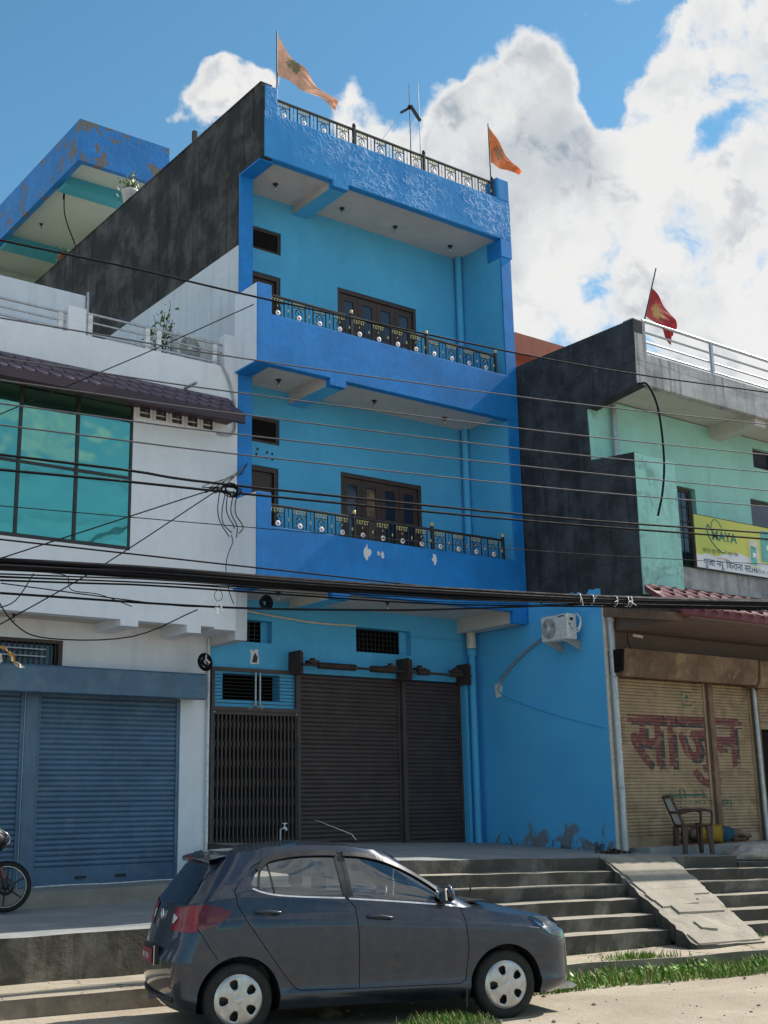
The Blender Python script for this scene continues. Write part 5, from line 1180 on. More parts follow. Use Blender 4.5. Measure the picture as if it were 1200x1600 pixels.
for s in (-1, 1):
    side_strip([(.11, 1.165), (.20, 1.132), (.32, 1.108), (.55, 1.088), (.92, 1.068)], s, .013, .004, 'chrome_strip', 'chrome', RDoor[s][0]); side_strip([(.96, 1.062), (1.4, 1.026), (1.90, .978), (2.0, .968)], s, .013, .004, 'chrome_strip', 'chrome', RDoor[s][1])
    side_strip([(.17, 1.31), (.25, 1.385), (.36, 1.415), (.52, 1.436), (.72, 1.442), (.89, 1.437)], s, .042, .018, 'rain_visor', 'darkplastic', RDoor[s][0]); side_strip([(.95, 1.432), (1.12, 1.42), (1.29, 1.388), (1.45, 1.332), (1.60, 1.26), (1.74, 1.175), (1.82, 1.115)], s, .036, .018, 'rain_visor', 'darkplastic', RDoor[s][1])
    side_strip([(.892, 1.425), (.912, 1.25), (.935, 1.08)], s, .050, .003, 'door_pillar_trim', 'darkplastic', RDoor[s][0]); side_strip([(.948, 1.42), (.962, 1.25), (.982, 1.085)], s, .030, .003, 'door_pillar_trim', 'darkplastic', RDoor[s][1])
    side_strip([(.185, 1.145), (.165, 1.17), (.185, 1.29), (.24, 1.36)], s, .02, .002, 'window_seal', 'darkplastic', RDoor[s][0]); side_strip([(.262, 1.352), (.280, 1.24), (.298, 1.126)], s, .014, .003, 'window_divider', 'darkplastic', RDoor[s][0])
    for k, (u0_, u1_, z0, z1) in enumerate(((.115, .345, .985, .972), (1.115, 1.345, .915, .898))):
        yy = [ysurf(lerp(u0_, u1_, t), lerp(z0, z1, t), s) for t in (0, .5, 1)]
        h = MB().tube(spline([(u0_, yy[0] + s * .004, z0), (lerp(u0_, u1_, .12), yy[0] + s * .035, z0), (lerp(u0_, u1_, .5), yy[1] + s * .042, lerp(z0, z1, .5) + .006), (lerp(u0_, u1_, .88), yy[2] + s * .035, z1), (u1_, yy[2] + s * .004, z1)], 4), .0125, 8).build('door_handle', 'carpaint', RDoor[s][k])
        MB().sphere((lerp(u0_, u1_, .5), yy[1] + s * .002, lerp(z0, z1, .5) - .006), .05, 10, 0, (1., .12, .5)).build('handle_recess', 'darkplastic', h)
    y0 = ysurf(1.84, 1.03, s)
    mr = MB(); bmm = bmesh.new(); bmesh.ops.create_uvsphere(bmm, u_segments=14, v_segments=9, radius=1.)
    for v in bmm.verts: v.co = Vector((1.86 + v.co.x * .065 - (.02 if v.co.x > 0 else 0), y0 + s * (.115 + v.co.y * .095), 1.085 + v.co.z * .075 + v.co.x * -.02))
    mr.bm(bmm, 0, True); mr.bar((1.86, y0 - s * .02, 1.03), (1.85, y0 + s * .06, 1.05), .05, .035); m_ = mr.build('wing_mirror', 'carpaint', car)
    MB().prism([(1.795 + .0, 1.03), (1.785, 1.13), (1.800, 1.135), (1.81, 1.03)], 'y', y0 + s * .04, y0 + s * .19).build('mirror_glass', 'chrome', m_)
    MB().prism([(1.82, 1.0), (1.90, .985), (1.90, 1.01), (1.80, 1.12)], 'y', min(y0, y0 + s * .012), max(y0, y0 + s * .012)).build('mirror_base', 'darkplastic', car)
    # mud flaps, lower lip
    MB().box(2.03, 2.045, min(s * .66, s * .815), max(s * .66, s * .815), .13, .33).build('mud_flap', 'darkplastic', car)
# roof spoiler, brake light, aerial, number plate, badges, front lip, wipers, exhaust
sp_ = MB(); n = 12; rr1 = [(-.14 + .06 * (y / .56) ** 2, y, 1.462 - .035 * (y / .56) ** 2) for y in [(.56 * (2 * i / n - 1)) for i in range(n + 1)]]; rr2 = [(-.275 + .05 * (p[1] / .56) ** 2, p[1], p[2] - .035) for p in rr1]; rr3 = [(p[0] + .015, p[1], p[2] - .035) for p in rr2]; rr4 = [(p[0] + .02, p[1], p[2] - .07) for p in rr1]
k = n + 1; sp_.add(rr1 + rr2 + rr3 + rr4, [(a * k + i, a * k + i + 1, b * k + i + 1, b * k + i) for a, b in ((0, 1), (1, 2), (2, 3)) for i in range(n)], 0, True)
sp_ = sp_.build('roof_spoiler', 'carpaint', car); MB().box(-.272, -.258, -.13, .13, 1.40, 1.42).build('brake_light', 'taillight', sp_)
MB().tube([(1.28, -.05, 1.53), (1.24, -.05, 1.585), (.88, -.05, 1.72)], [.010, .004, .003], 8).build('aerial', 'darkplastic', car)
pr = MB().box(-.606, -.57, -.27, .27, .545, .69).build('plate_recess', 'darkplastic', car); MB().bbox(-.622, -.608, -.20, .20, .55, .665, .004).build('number_plate', 'platered', pr)
for y in (-.27, .262): MB().box(-.611, -.604, y, y + .008, .54, .695).build('recess_trim', 'chrome', pr)
v, f = text_mesh('बा १ च ४७', .1, .002); mb = MB(); mb.add([(-.624, .17 - p.x * .72, .575 + p.y * .75) for p in v], f); mb.build('plate_lettering', 'pvcwhite', pr)
MB().lathe((-.492, 0, .935), (-1, 0, .1), [(.045, 0), (.045, .008), (.034, .010), (.034, .003)], 20).build('tailgate_badge', 'chrome', tg or car)
MB().tube(spline([(-.50, -.60, .30), (-.55, -.3, .295), (-.565, 0, .29), (-.55, .3, .295), (-.50, .60, .30)]), .022, 8).build('bumper_trim', 'darkplastic', car)
for s in (-1, 1):
    MB().sphere((-.525, s * .60, .40), .045, 10, 0, (.3, 1., .35)).build('reflector', 'taillight', car)
    MB().tube([(3.04, s * .62, .42), (3.10, s * .60, .46), (3.13, s * .58, .37), (3.05, s * .63, .35)], .018, 8).build('fog_trim', 'chrome', car)
MB().prism([(2.86, .20), (3.20, .20), (3.25, .225), (3.20, .25), (2.9, .245)], 'y', -.60, .60).build('front_lip', 'silver', car)
MB().prism([(3.17, .30), (3.21, .30), (3.21, .46), (3.165, .47)], 'y', -.48, .48).build('front_grille', 'darkplastic', car)
MB().prism([(3.115, .62), (3.17, .60), (3.135, .70), (3.075, .72)], 'y', -.42, .42).build('upper_grille', 'darkplastic', car)
MB().box(2.12, 2.34, -.62, .62, .985, 1.0).build('cowl', 'darkplastic', car)
for y in (-.35, .25): MB().tube([(2.30, y, 1.045), (2.18, y - .28, 1.115)], .008, 6).build('wiper', 'darkplastic', car)
MB().tube([(-.54, .35, .22), (-.4, .35, .22)], .025, 10).build('exhaust', 'galv', car)
# cabin: seats, dash, steering wheel, bundles on the back seat, hanging beads
def seat(u, y, w, zb):
    o = MB().bbox(u, u + .46, y - w / 2, y + w / 2, .38, zb, .05).prism([(u - .02, zb - .04), (u + .10, zb - .04), (u - .10, 1.10), (u - .22, 1.10)], 'y', y - w / 2 + .02, y + w / 2 - .02).build('seat', 'seat', car)
    return o
for y in (-.36, .36):
    st = seat(1.02, y, .46, .56); MB().bbox(.78, .86, y - .12, y + .12, 1.11, 1.27, .03).tube([(.82, y - .05, 1.05), (.82, y - .05, 1.15)], .008).tube([(.82, y + .05, 1.05), (.82, y + .05, 1.15)], .008).build('headrest', 'seat', st)
st = seat(.05, 0, 1.15, .58)
MB().prism([(1.72, .6), (2.2, .6), (2.25, .96), (1.95, .985), (1.76, .92)], 'y', -.66, .66).build('dashboard', 'darkplastic', car)
sw = MB(); cc = Vector((1.62, .36, .95)); ax = Vector((-.85, 0, .52)).normalized(); u_ = Vector((0, 1, 0)); w_ = ax.cross(u_)
sw.tube([cc + (u_ * math.cos(6.2832 * i / 24) + w_ * math.sin(6.2832 * i / 24)) * .175 for i in range(25)], .016, 8)
for a in (.2, math.pi - .2, -math.pi / 2): sw.tube([cc, cc + (u_ * math.cos(a) + w_ * math.sin(a)) * .17], .018, 6)
sw.tube([cc, cc - ax * .25], .03, 8).build('steering_wheel', 'darkplastic', car)
rnd = random.Random(8)
for (x, y, z, r_, mt) in ((.02, -.38, 1.03, .17, 'cloth1'), (.20, -.44, .90, .15, 'cloth2'), (.10, -.12, .98, .15, 'cloth2'), (.34, -.30, .86, .13, 'cloth1')):
    bmm = bmesh.new(); bmesh.ops.create_icosphere(bmm, subdivisions=3, radius=r_)
    for v in bmm.verts: v.co = Vector((x, y, z)) + v.co * (1 + .16 * math.sin(v.co.x * 41 + v.co.y * 23) * math.sin(v.co.z * 33)) * 1.
    MB().bm(bmm, 0, True).build('bundle', mt, car)
mb = MB()
for i in range(13): mb.sphere((1.66 + .004 * math.sin(i), -.02, 1.30 - i * .022), .012, 6)
mb.tube([(1.66, -.02, 1.32), (1.66, -.02, 1.02)], .003, 5).build('hanging_beads', 'cream', car)
MB().bbox(1.60, 1.635, -.12, .12, 1.285, 1.345, .012).tube([(1.62, 0, 1.33), (1.66, 0, 1.385)], .01).build('rear_view_mirror', 'darkplastic', car)
bm.free()
# car frame: the near side of the tyres stands at y = -HW .. shift all parts so that the axis sits at the car's middle
for o in car.children: o.location.y += .815

# ------------------------------------------------------------ motorcycle (only its front shows at the left edge)
mc = thing('motorcycle', 'black motorcycle with red trim parked on the grey platform at the left edge', 'motorcycle', (5.72, 15.10, .69), R(-20)); WP[mc.name] = Vector((0, 0, 0))
def tyre(u, r_, w):
    o = MB().lathe((u, -w / 2, r_), (0, 1, 0), [(r_ - .065, .01), (r_ - .03, 0), (r_ - .008, w * .2), (r_, w * .5), (r_ - .008, w * .8), (r_ - .03, w), (r_ - .065, w - .01)], 36).build('wheel', 'rubber', mc)
    mb = MB().lathe((u, -w * .36, r_), (0, 1, 0), [(r_ - .062, 0), (r_ - .075, .01), (r_ - .075, w * .62), (r_ - .062, w * .72)], 36)
    for k in range(6):
        a = k * math.pi / 3 + .3; mb.bar((u + .04 * math.cos(a), 0, r_ + .04 * math.sin(a)), (u + (r_ - .07) * math.cos(a + .12), 0, r_ + (r_ - .07) * math.sin(a + .12)), .022, .03, up=(0, 1, 0))
    mb.lathe((u, -.05, r_), (0, 1, 0), [(.0, 0), (.045, 0), (.045, .10), (.0, .10)], 16); mb.build('rim', 'iron', o)
    MB().lathe((u, -w * .38, r_), (0, 1, 0), [(r_ - .068, -.004), (r_ - .060, -.004)], 36).build('rim_stripe', 'silver', o)
    MB().lathe((u, -.075, r_), (0, 1, 0), [(.055, 0), (.10, 0), (.10, .004), (.055, .004)], 24).build('brake_disc', 'iron', o)
tyre(0, .30, .095); tyre(-1.32, .30, .12)
for y in (-.095, .095): MB().tube([(0, y, .30), (-.12, y, .58), (-.27, y, .95)], [.026, .022, .022], 10).build('fork', 'darkplastic', mc)
MB().tube([(-.02, -.11, .40), (-.07, -.11, .53)], .024, 8).build('fork_guard', 'taildark', mc)
mb = MB(); n = 14
v = [( (.325 + .0) * math.cos(a), y, .30 + .335 * math.sin(a) + (.012 if abs(y) < .03 else 0)) for y in (-.065, -.03, .03, .065) for a in [.55 + (2.5 - .55) * i / n for i in range(n + 1)]]
mb.add(v, [(r_ * (n + 1) + i, r_ * (n + 1) + i + 1, (r_ + 1) * (n + 1) + i + 1, (r_ + 1) * (n + 1) + i) for r_ in range(3) for i in range(n)], 0, True); mb.build('front_mudguard', 'acgrey', mc)
bmm = bmesh.new(); bmesh.ops.create_uvsphere(bmm, u_segments=16, v_segments=10, radius=1.)
for v in bmm.verts: v.co = Vector((-.16 + v.co.x * (.14 if v.co.x > 0 else .16), v.co.y * .13, .86 + v.co.z * .15 - v.co.x * .04))
cow = MB().bm(bmm, 0, True).build('headlamp_cowl', 'darkplastic', mc); MB().sphere((-.035, 0, .83), .085, 12, 0, (.35, 1, .8)).build('headlamp', 'darkglass', cow)
MB().tube(spline([(-.12, -.11, .98), (-.02, -.13, .92), (.02, -.10, .84), (-.02, -.12, .77)]), .010, 8).build('cowl_stripe', 'silver', cow); MB().tube(spline([(-.13, -.13, .95), (-.05, -.14, .90), (-.02, -.13, .82)]), .008, 8).build('cowl_stripe', 'taildark', cow)
MB().sphere((.01, -.15, .78), .02, 8, 0, (1.5, .7, .7)).tube([(-.06, -.10, .78), (.01, -.15, .78)], .006).build('indicator', 'taildark', mc)
MB().tube(spline([(-.42, -.36, 1.02), (-.32, -.30, 1.05), (-.27, -.12, 1.02), (-.27, .12, 1.02), (-.32, .30, 1.05), (-.42, .36, 1.02)]), .013, 8).build('handlebar', 'iron', mc)
for y in (-.3, .3): MB().tube([(-.31, y, 1.05), (-.30, y * 1.1, 1.22)], .006).sphere((-.30, y * 1.2, 1.26), .06, 10, 0, (.25, 1.1, .7)).build('mirror', 'darkplastic', mc)
bmm = bmesh.new(); bmesh.ops.create_uvsphere(bmm, u_segments=16, v_segments=10, radius=1.)
for v in bmm.verts: v.co = Vector((-.55 + v.co.x * .30, v.co.y * .15 * (1 - .3 * max(0, -v.co.x)), .86 + v.co.z * .14 - v.co.x * -.05))
MB().bm(bmm, 0, True).build('fuel_tank', 'darkplastic', mc)
MB().bbox(-1.45, -.78, -.13, .13, .76, .85, .035).build('saddle', 'rubber', mc); MB().bbox(-.85, -.35, -.14, .14, .30, .62, .05).build('engine', 'iron', mc)
MB().tube([(-.27, 0, .95), (-.45, 0, .62), (-.40, 0, .32), (-.9, 0, .32), (-1.32, 0, .30)], .025, 8).tube([(-.45, 0, .80), (-.9, 0, .74), (-1.5, 0, .80)], .022, 8).tube([(-.9, 0, .74), (-.9, 0, .32)], .022, 8).build('frame', 'iron', mc)
MB().tube([(-.55, -.15, .28), (-1.0, -.17, .30), (-1.55, -.18, .42)], [.02, .045, .05], 10).build('exhaust', 'galv', mc); MB().bbox(-1.75, -1.35, -.09, .09, .70, .80, .03).build('tail_fairing', 'darkplastic', mc)
MB().sphere((-1.76, 0, .76), .05, 8, 0, (.4, 1.2, .7)).build('tail_light', 'taillight', mc)
MB().bar((-.75, -.14, .30), (-.68, -.30, .01), .02, .02).build('side_stand', 'iron', mc)

# ------------------------------------------------------------ plastic chair
ch = thing('plastic_chair', 'maroon plastic armchair with a white back panel facing away on the platform', 'chair', (15.72, 12.80, pz(15.7, 12.8)), R(-32)); WP[ch.name] = Vector((0, 0, 0))
# chair frame: seat faces +x, back at -x
leg = None
for (x, y, n_) in ((-.22, -.22, 0), (-.22, .22, 0), (.20, -.24, 1), (.20, .24, 1)):
    MB().prism([(x - .03, 0), (x + .03, 0), (x * .88 + .045, .42), (x * .88 - .045, .42)], 'y', y - .022, y + .022).prism([(y - .03, 0), (y + .03, 0), (y * .9 + .04, .42), (y * .9 - .04, .42)], 'x', x - .018, x + .018).build('leg', 'chairp', ch)
MB().bbox(-.22, .25, -.235, .235, .40, .435, .012).build('seat', 'chairp', ch)
bk = MB(); 
for y in (-.20, .20): bk.bar((-.20, y, .42), (-.37, y * .92, .86), .045, .035)
bk.bar((-.37, -.20, .86), (-.37, .20, .86), .05, .04).bar((-.275, -.18, .62), (-.275, .18, .62), .03, .03)
bk = bk.build('backrest', 'chairp', ch)
for a, b in ((.455, .60), (.645, .835)): MB().prism([(-.205 - (a - .42) * .386, a), (-.193 - (a - .42) * .386, a), (-.193 - (b - .42) * .386, b), (-.205 - (b - .42) * .386, b)], 'y', -.17, .17).build('back_panel', 'pvcwhite', bk)
for y in (-.25, .25): MB().tube(spline([(-.27, y * .95, .62), (-.05, y * 1.08, .655), (.16, y * 1.08, .65), (.235, y * 1.03, .61), (.22, y, .42)]), .024, 8).build('armrest', 'chairp', ch)

# ------------------------------------------------------------ person asleep on the threshold
pp = thing('person', 'person in yellow shirt and dark blue shorts lying on the threshold behind the maroon chair', 'person', (16.7, 13.22, 1.165))
def skin(name, verts, edges, rad, mat, par, root=0, lv=2):
    me = bpy.data.meshes.new(name); lo = Vector(verts[root]); me.from_pydata([Vector(v) - lo for v in verts], edges, []); me.materials.append(M[mat]); o = bpy.data.objects.new(name, me); COL.objects.link(o)
    md = o.modifiers.new('skin', 'SKIN'); md.use_smooth_shade = True
    for i, r_ in enumerate(rad):
        d = me.skin_vertices[0].data[i]; d.radius = r_ if isinstance(r_, tuple) else (r_, r_); d.use_root = (i == root)
    s = o.modifiers.new('subdivision', 'SUBSURF'); s.levels = lv; s.render_levels = lv
    put(o, lo, par); return o
B0 = 1.165
# lying on the left side, head to the left (-x), chest towards the shutters, legs to the right, slightly bent
V = [(16.92, 13.23, B0 + .15), (16.70, 13.23, B0 + .155), (16.46, 13.23, B0 + .165), (16.28, 13.23, B0 + .165), (16.18, 13.23, B0 + .16), (16.08, 13.22, B0 + .155),   # 0 pelvis..5 head base
     (16.00, 13.22, B0 + .15),                                                                                                                              # 6 crown
     (16.36, 13.20, B0 + .27), (16.55, 13.10, B0 + .25), (16.40, 13.00, B0 + .12),                                                                            # 7 upper shoulder, 8 elbow, 9 wrist
     (16.34, 13.30, B0 + .06), (16.20, 13.38, B0 + .05), (16.06, 13.34, B0 + .06),                                                                            # 10 lower shoulder, elbow, wrist under the head
     (17.30, 13.16, B0 + .17), (17.66, 13.26, B0 + .10), (17.74, 13.22, B0 + .10),                                                                            # 13 upper knee, 14 ankle, 15 toe
     (17.30, 13.28, B0 + .075), (17.72, 13.36, B0 + .05), (17.80, 13.32, B0 + .055)]
E_ = [(0, 1), (1, 2), (2, 3), (3, 4), (4, 5), (5, 6), (3, 7), (7, 8), (8, 9), (3, 10), (10, 11), (11, 12), (0, 13), (13, 14), (14, 15), (0, 16), (16, 17), (17, 18)]
RD_ = [(.12, .14), (.105, .125), (.12, .15), (.10, .13), .055, .085, .07, .06, .045, .032, .055, .042, .032, .068, .042, .035, .068, .042, .035]
skin('body', V, E_, RD_, 'skin', pp)
# yellow shirt and shorts as slightly larger sleeves over the body
skin('shirt', [V[1], V[2], V[3], (16.255, 13.23, B0 + .165), V[7], (16.47, 13.15, B0 + .265), (16.83, 13.23, B0 + .152)], [(0, 1), (1, 2), (2, 3), (2, 4), (4, 5), (0, 6)], [(.125, .145), (.138, .165), (.118, .15), .07, .075, .062, (.13, .148)], 'yellowcloth', pp)
skin('shorts', [(16.92, 13.23, B0 + .15), (16.82, 13.23, B0 + .15), (17.20, 13.18, B0 + .172), (17.18, 13.27, B0 + .085)], [(0, 1), (0, 2), (0, 3)], [(.15, .17), (.14, .16), .098, .095], 'bluecloth', pp)
bmm = bmesh.new(); bmesh.ops.create_uvsphere(bmm, u_segments=12, v_segments=8, radius=.098)
for v in bmm.verts: v.co = Vector((16.03 + v.co.x, 13.20 + v.co.y * .9 - .01, B0 + .165 + v.co.z * .95))
MB().bm(bmm, 0, True).build('hair', 'hair', pp)
for (x, y, z), s in (((16.40, 13.0, B0 + .12), 1), ((16.06, 13.34, B0 + .06), -1)):
    vs2 = [(x, y, z)]; es = []; rr = [.034]
    for k in range(4):
        a = len(vs2); vs2 += [(x - .05, y - .03 * s + .016 * k, z - .02), (x - .085 - .006 * (k in (1, 2)), y - .03 * s + .018 * k, z - .035), (x - .10, y - .03 * s + .018 * k, z - .055)]; es += [(0, a), (a, a + 1), (a + 1, a + 2)]; rr += [.013, .010, .009]
    a = len(vs2); vs2 += [(x - .02, y - .045 * s, z - .015), (x - .05, y - .06 * s, z - .03)]; es += [(0, a), (a, a + 1)]; rr += [.013, .010]
    skin('hand', vs2, es, rr, 'skin', pp, lv=1)

# ------------------------------------------------------------ sack on the platform edge, leaf litter, stone, tap
bmm = bmesh.new(); bmesh.ops.create_icosphere(bmm, subdivisions=4, radius=1.)
for v in bmm.verts:
    p = v.co.copy(); k = 1 + .05 * math.sin(p.x * 9 + p.z * 7) + .04 * math.sin(p.y * 11 + p.x * 5); x = p.x * .62 * k; y = p.y * .30 * k; z = (p.z + .75) * .15 * k
    if p.x < -.5: z *= .55 + .45 * (1 + p.x) / .5
    v.co = Vector((16.72 + x, 12.48 + y, pz(16.7, 12.4) - .09 + max(0.0, z)))
tag(MB().bm(bmm, 0, True).build('sack', 'sack'), 'grey stuffed sack lying on the platform edge right of the chair', 'sack')
def litter(name, cx, cy, zf, rx, ry, n, label, mats, seed):
    rnd = random.Random(seed); mb = MB()
    for i in range(n):
        a, r_ = rnd.uniform(0, 6.283), rnd.random() ** .7; x, y = cx + rx * r_ * math.cos(a), cy + ry * r_ * math.sin(a); z = zf(x, y) + .008 + .06 * (1 - r_) * rnd.random(); t = rnd.uniform(0, 6.28); s = rnd.uniform(.03, .07)
        d = Vector((math.cos(t), math.sin(t), rnd.uniform(-.4, .5))) * s; w = Vector((-math.sin(t), math.cos(t), rnd.uniform(-.5, .5))) * s * .45; c = Vector((x, y, z)); mb.add([c - d, c + w, c + d, c - w], [(0, 1, 2, 3)], rnd.randrange(len(mats)))
    o = mb.build(name, mats); o['kind'] = 'stuff'; o['label'] = label; return o
tag(litter('leaf_litter', 14.30, 13.15, pz, .38, .16, 160, 'heap of dry brown leaves', ['stem', 'conc', 'rustdark'], 3), 'heap of dry brown leaves at the foot of the blue side wall', 'leaf litter')
bmm = bmesh.new(); bmesh.ops.create_icosphere(bmm, subdivisions=3, radius=.085)
for v in bmm.verts: v.co = Vector((6.66, 9.62, .045)) + Vector((v.co.x * 1.25, v.co.y, v.co.z * .75)) * (1 + .14 * math.sin(v.co.x * 50 + v.co.z * 40))
tag(MB().bm(bmm).build('stone', 'stem'), 'rough brown stone on the road under the car', 'stone')
tp = thing('water_tap', 'thin standpipe with a white tap before the lattice gate', 'tap', (9.89, 15.5, pz(9.9, 15.5)))
MB().tube([(9.89, 15.5, 1.2), (9.89, 15.5, 1.56), (9.94, 15.5, 1.575)], .012, 8).build('pipe', 'galv', tp); MB().tube([(9.94, 15.5, 1.575), (9.985, 15.5, 1.575), (9.99, 15.5, 1.54)], .016, 8).bar((9.955, 15.5, 1.59), (9.965, 15.5, 1.635), .012, .012).bar((9.93, 15.5, 1.64), (10.0, 15.5, 1.64), .014, .014).build('tap_head', 'pvcwhite', tp)

# ------------------------------------------------------------ air conditioners
def ac(label, loc, rz, tilt=0, pipes=True):
    a = thing('air_conditioner', label, 'air conditioner', loc, rz, 'outdoor air conditioning units'); WP[a.name] = Vector((0, 0, 0))
    # front faces -y, width along x
    MB().bbox(-.40, .40, -.14, .14, 0, .55, .018).build('casing', 'acwhite', a)
    f = MB().lathe((-.16, -.141, .275), (0, -1, 0), [(.215, 0), (.215, .006), (.205, .010), (.205, 0)], 36).build('fan_grille', 'acgrey', a)
    MB().lathe((-.16, -.1412, .275), (0, -1, 0), [(0, .001), (.205, .001)], 36).build('fan_opening', 'acgrey', f)
    mb = MB()
    for k in range(44): t = k / 44 * 6.2832; mb.bar((-.16 + .04 * math.cos(t), -.150, .275 + .04 * math.sin(t)), (-.16 + .20 * math.cos(t + .25), -.150, .275 + .20 * math.sin(t + .25)), .004, .004)
    for r_ in (.08, .12, .16, .195): mb.tube([(-.16 + r_ * math.cos(6.2832 * i / 32), -.150, .275 + r_ * math.sin(6.2832 * i / 32)) for i in range(33)], .0025, 4)
    mb.build('grille_wire', 'acwhite', f)
    for k in range(3): t = k * 2.094 + .4; MB().prism([(-.16 + .05 * math.cos(t), .275 + .05 * math.sin(t)), (-.16 + .18 * math.cos(t - .35), .275 + .18 * math.sin(t - .35)), (-.16 + .19 * math.cos(t + .15), .275 + .19 * math.sin(t + .15)), (-.16 + .06 * math.cos(t + .9), .275 + .06 * math.sin(t + .9))], 'y', -.1465, -.144).build('fan_blade', 'darkplastic', f)
    MB().lathe((-.16, -.152, .275), (0, -1, 0), [(.042, 0), (.042, .004), (.03, .008), (0, .009)], 20).build('fan_hub', 'acwhite', f)
    MB().box(.13, .31, -.143, -.1405, .49, .515).build('maker_badge', 'darkplastic', a)
    MB().box(.402, .407, -.06, .03, .40, .46).box(.402, .412, -.10, -.06, .30, .33).bar((.405, -.06, .27), (.405, .02, .20), .012, .012).build('valve_cover', 'darkplastic', a)
    for x in (-.27, .27): MB().bar((x, -.16, -.02), (x, .34, -.02), .035, .03).prism([(-.12, -.035), (.33, -.035), (.33, -.20)], 'x', x - .006, x + .006).bar((x, .335, .02), (x, .335, -.22), .035, .02).build('wall_bracket', 'acgrey', a)
    return a
acw = ac('white air conditioner bracketed to the blue side wall', (14.42, 14.17, 4.42), R(-90)); acw.scale = (.76,) * 3
for dz in (0, .06): MB().tube(spline([(.41, -.02, .12 + dz), (.56, .02, .16 + dz), (.60, .06, .34 + dz), (.50, .10, .50), (.38, .16, .56), (.30, .19, .50)]), .015, 8).build('refrigerant_pipe', 'pvcwhite', acw)
MB().tube(spline([(-.40, .16, .22), (-.9, .27, .13), (-1.45, .31, -.08), (-1.95, .32, -.38), (-2.24, .325, -.62), (-2.34, .325, -.84)]), .030, 8).build('pipe_lagging', 'galv', acw)
MB().prism([(-2.46, -1.0), (-2.28, -.98), (-2.24, -.74), (-2.32, -.64), (-2.48, -.70)], 'y', .340, .354).build('mortar_patch', 'pvcwhite', acw)
MB().tube(spline([(-2.33, .33, -.85), (-2.1, .338, -.98), (-1.3, .342, -1.28), (-.3, .342, -1.58), (.84, .342, -1.88)]), .014, 6).build('drain_hose', 'bluewall', acw)
ac('white air conditioner standing on the white roof terrace behind the steel rail', (8.78, 16.30, 8.62), R(4)).scale = (.9,) * 3

# ------------------------------------------------------------ plants
def leafy(name, label, cat, base, stems, nleaf, spread, ls, mats, seed, pot=None, group=None):
    rnd = random.Random(seed); t = thing(name, label, cat, base, 0, group); b = Vector(base)
    if pot:
        r_, h, m = pot; MB().lathe(b, (0, 0, 1), [(0, .01), (r_ * .72, 0), (r_, h), (r_ * 1.06, h), (r_ * 1.06, h + .03), (r_ * .9, h + .03), (r_ * .88, h - .02), (0, h - .02)], 18).build('pot', m, t); b = b + Vector((0, 0, h - .02))
    sm = MB(); lf = MB(); tips = []
    for tip in stems:
        p = spline([b, b + Vector(tip) * .5 + Vector((rnd.uniform(-.05, .05), rnd.uniform(-.05, .05), 0)), b + Vector(tip)], 4); sm.tube(p, [.012 * (1 - .7 * i / len(p)) for i in range(len(p))], 5); tips.append(p)
    for i in range(nleaf):
        p = rnd.choice(tips); q = p[int((.25 + .75 * rnd.random()) * (len(p) - 1))] + Vector([rnd.gauss(0, spread) for _ in range(3)])
        d = Vector([rnd.gauss(0, 1) for _ in range(3)]).normalized() * ls * rnd.uniform(.6, 1.2); w = d.orthogonal().normalized() * d.length * .42; k = w.cross(d).normalized() * d.length * .12
        lf.add([q, q + d * .5 + w + k, q + d, q + d * .5 - w + k, q + d * .5], [(0, 1, 4), (1, 2, 4), (2, 3, 4), (3, 0, 4)], rnd.randrange(len(mats)))
    sm.build('stem', 'stem', t); lf.build('foliage', mats, t); return t
leafy('climbing_plant', 'straggly green plant behind the steel rail of the white roof', 'plant', (8.30, 16.45, 8.47), [(.05, .02, 1.05), (-.2, 0, .65), (.12, -.03, 1.15), (-.35, .03, .45), (.2, 0, .55), (-.15, 0, .95), (.18, 0, .95)], 170, .07, .10, ['leaf', 'leaf', 'leafl'], 4)
leafy('potted_plant', 'bushy pale green plant in a white tub on the black side wall', 'plant', (9.39, 20.1, 13.27), [(.1, 0, .3), (-.05, -.15, .35), (.0, -.3, .25), (.05, .2, .25), (0, -.1, .42), (-.1, .1, .3), (0, .3, .12)], 150, .08, .09, ['leafl', 'leafl', 'leaf'], 5, (.16, .24, 'pvcwhite'))
leafy('potted_plant', 'small dark green plant in a clay pot far along the black side wall', 'plant', (9.39, 23.3, 13.27), [(0, -.1, .2), (0, .1, .22), (.05, .2, .1), (0, -.2, .12)], 60, .06, .08, ['leaf'], 6, (.11, .14, 'terracotta'))
leafy('roof_weed', 'small yellow-green weed on the black side wall near the roof stub', 'plant', (9.39, 16.75, 13.275), [(0, -.05, .12), (0, .08, .1), (0, .15, .06)], 26, .03, .06, ['leafl'], 7)
leafy('roof_weed', 'yellow-green plant behind the left end of the roof railing', 'plant', (9.68, 15.4, 12.2), [(0, 0, .75), (.04, 0, .6), (-.03, 0, .7)], 40, .03, .10, ['leafl'], 8)
leafy('roof_weed', 'tiny weed growing on the white parapet under the left steel rail', 'plant', (6.15, 15.93, 8.47), [(0, 0, .14), (.08, 0, .08), (-.08, 0, .08)], 24, .025, .05, ['leaf'], 9)

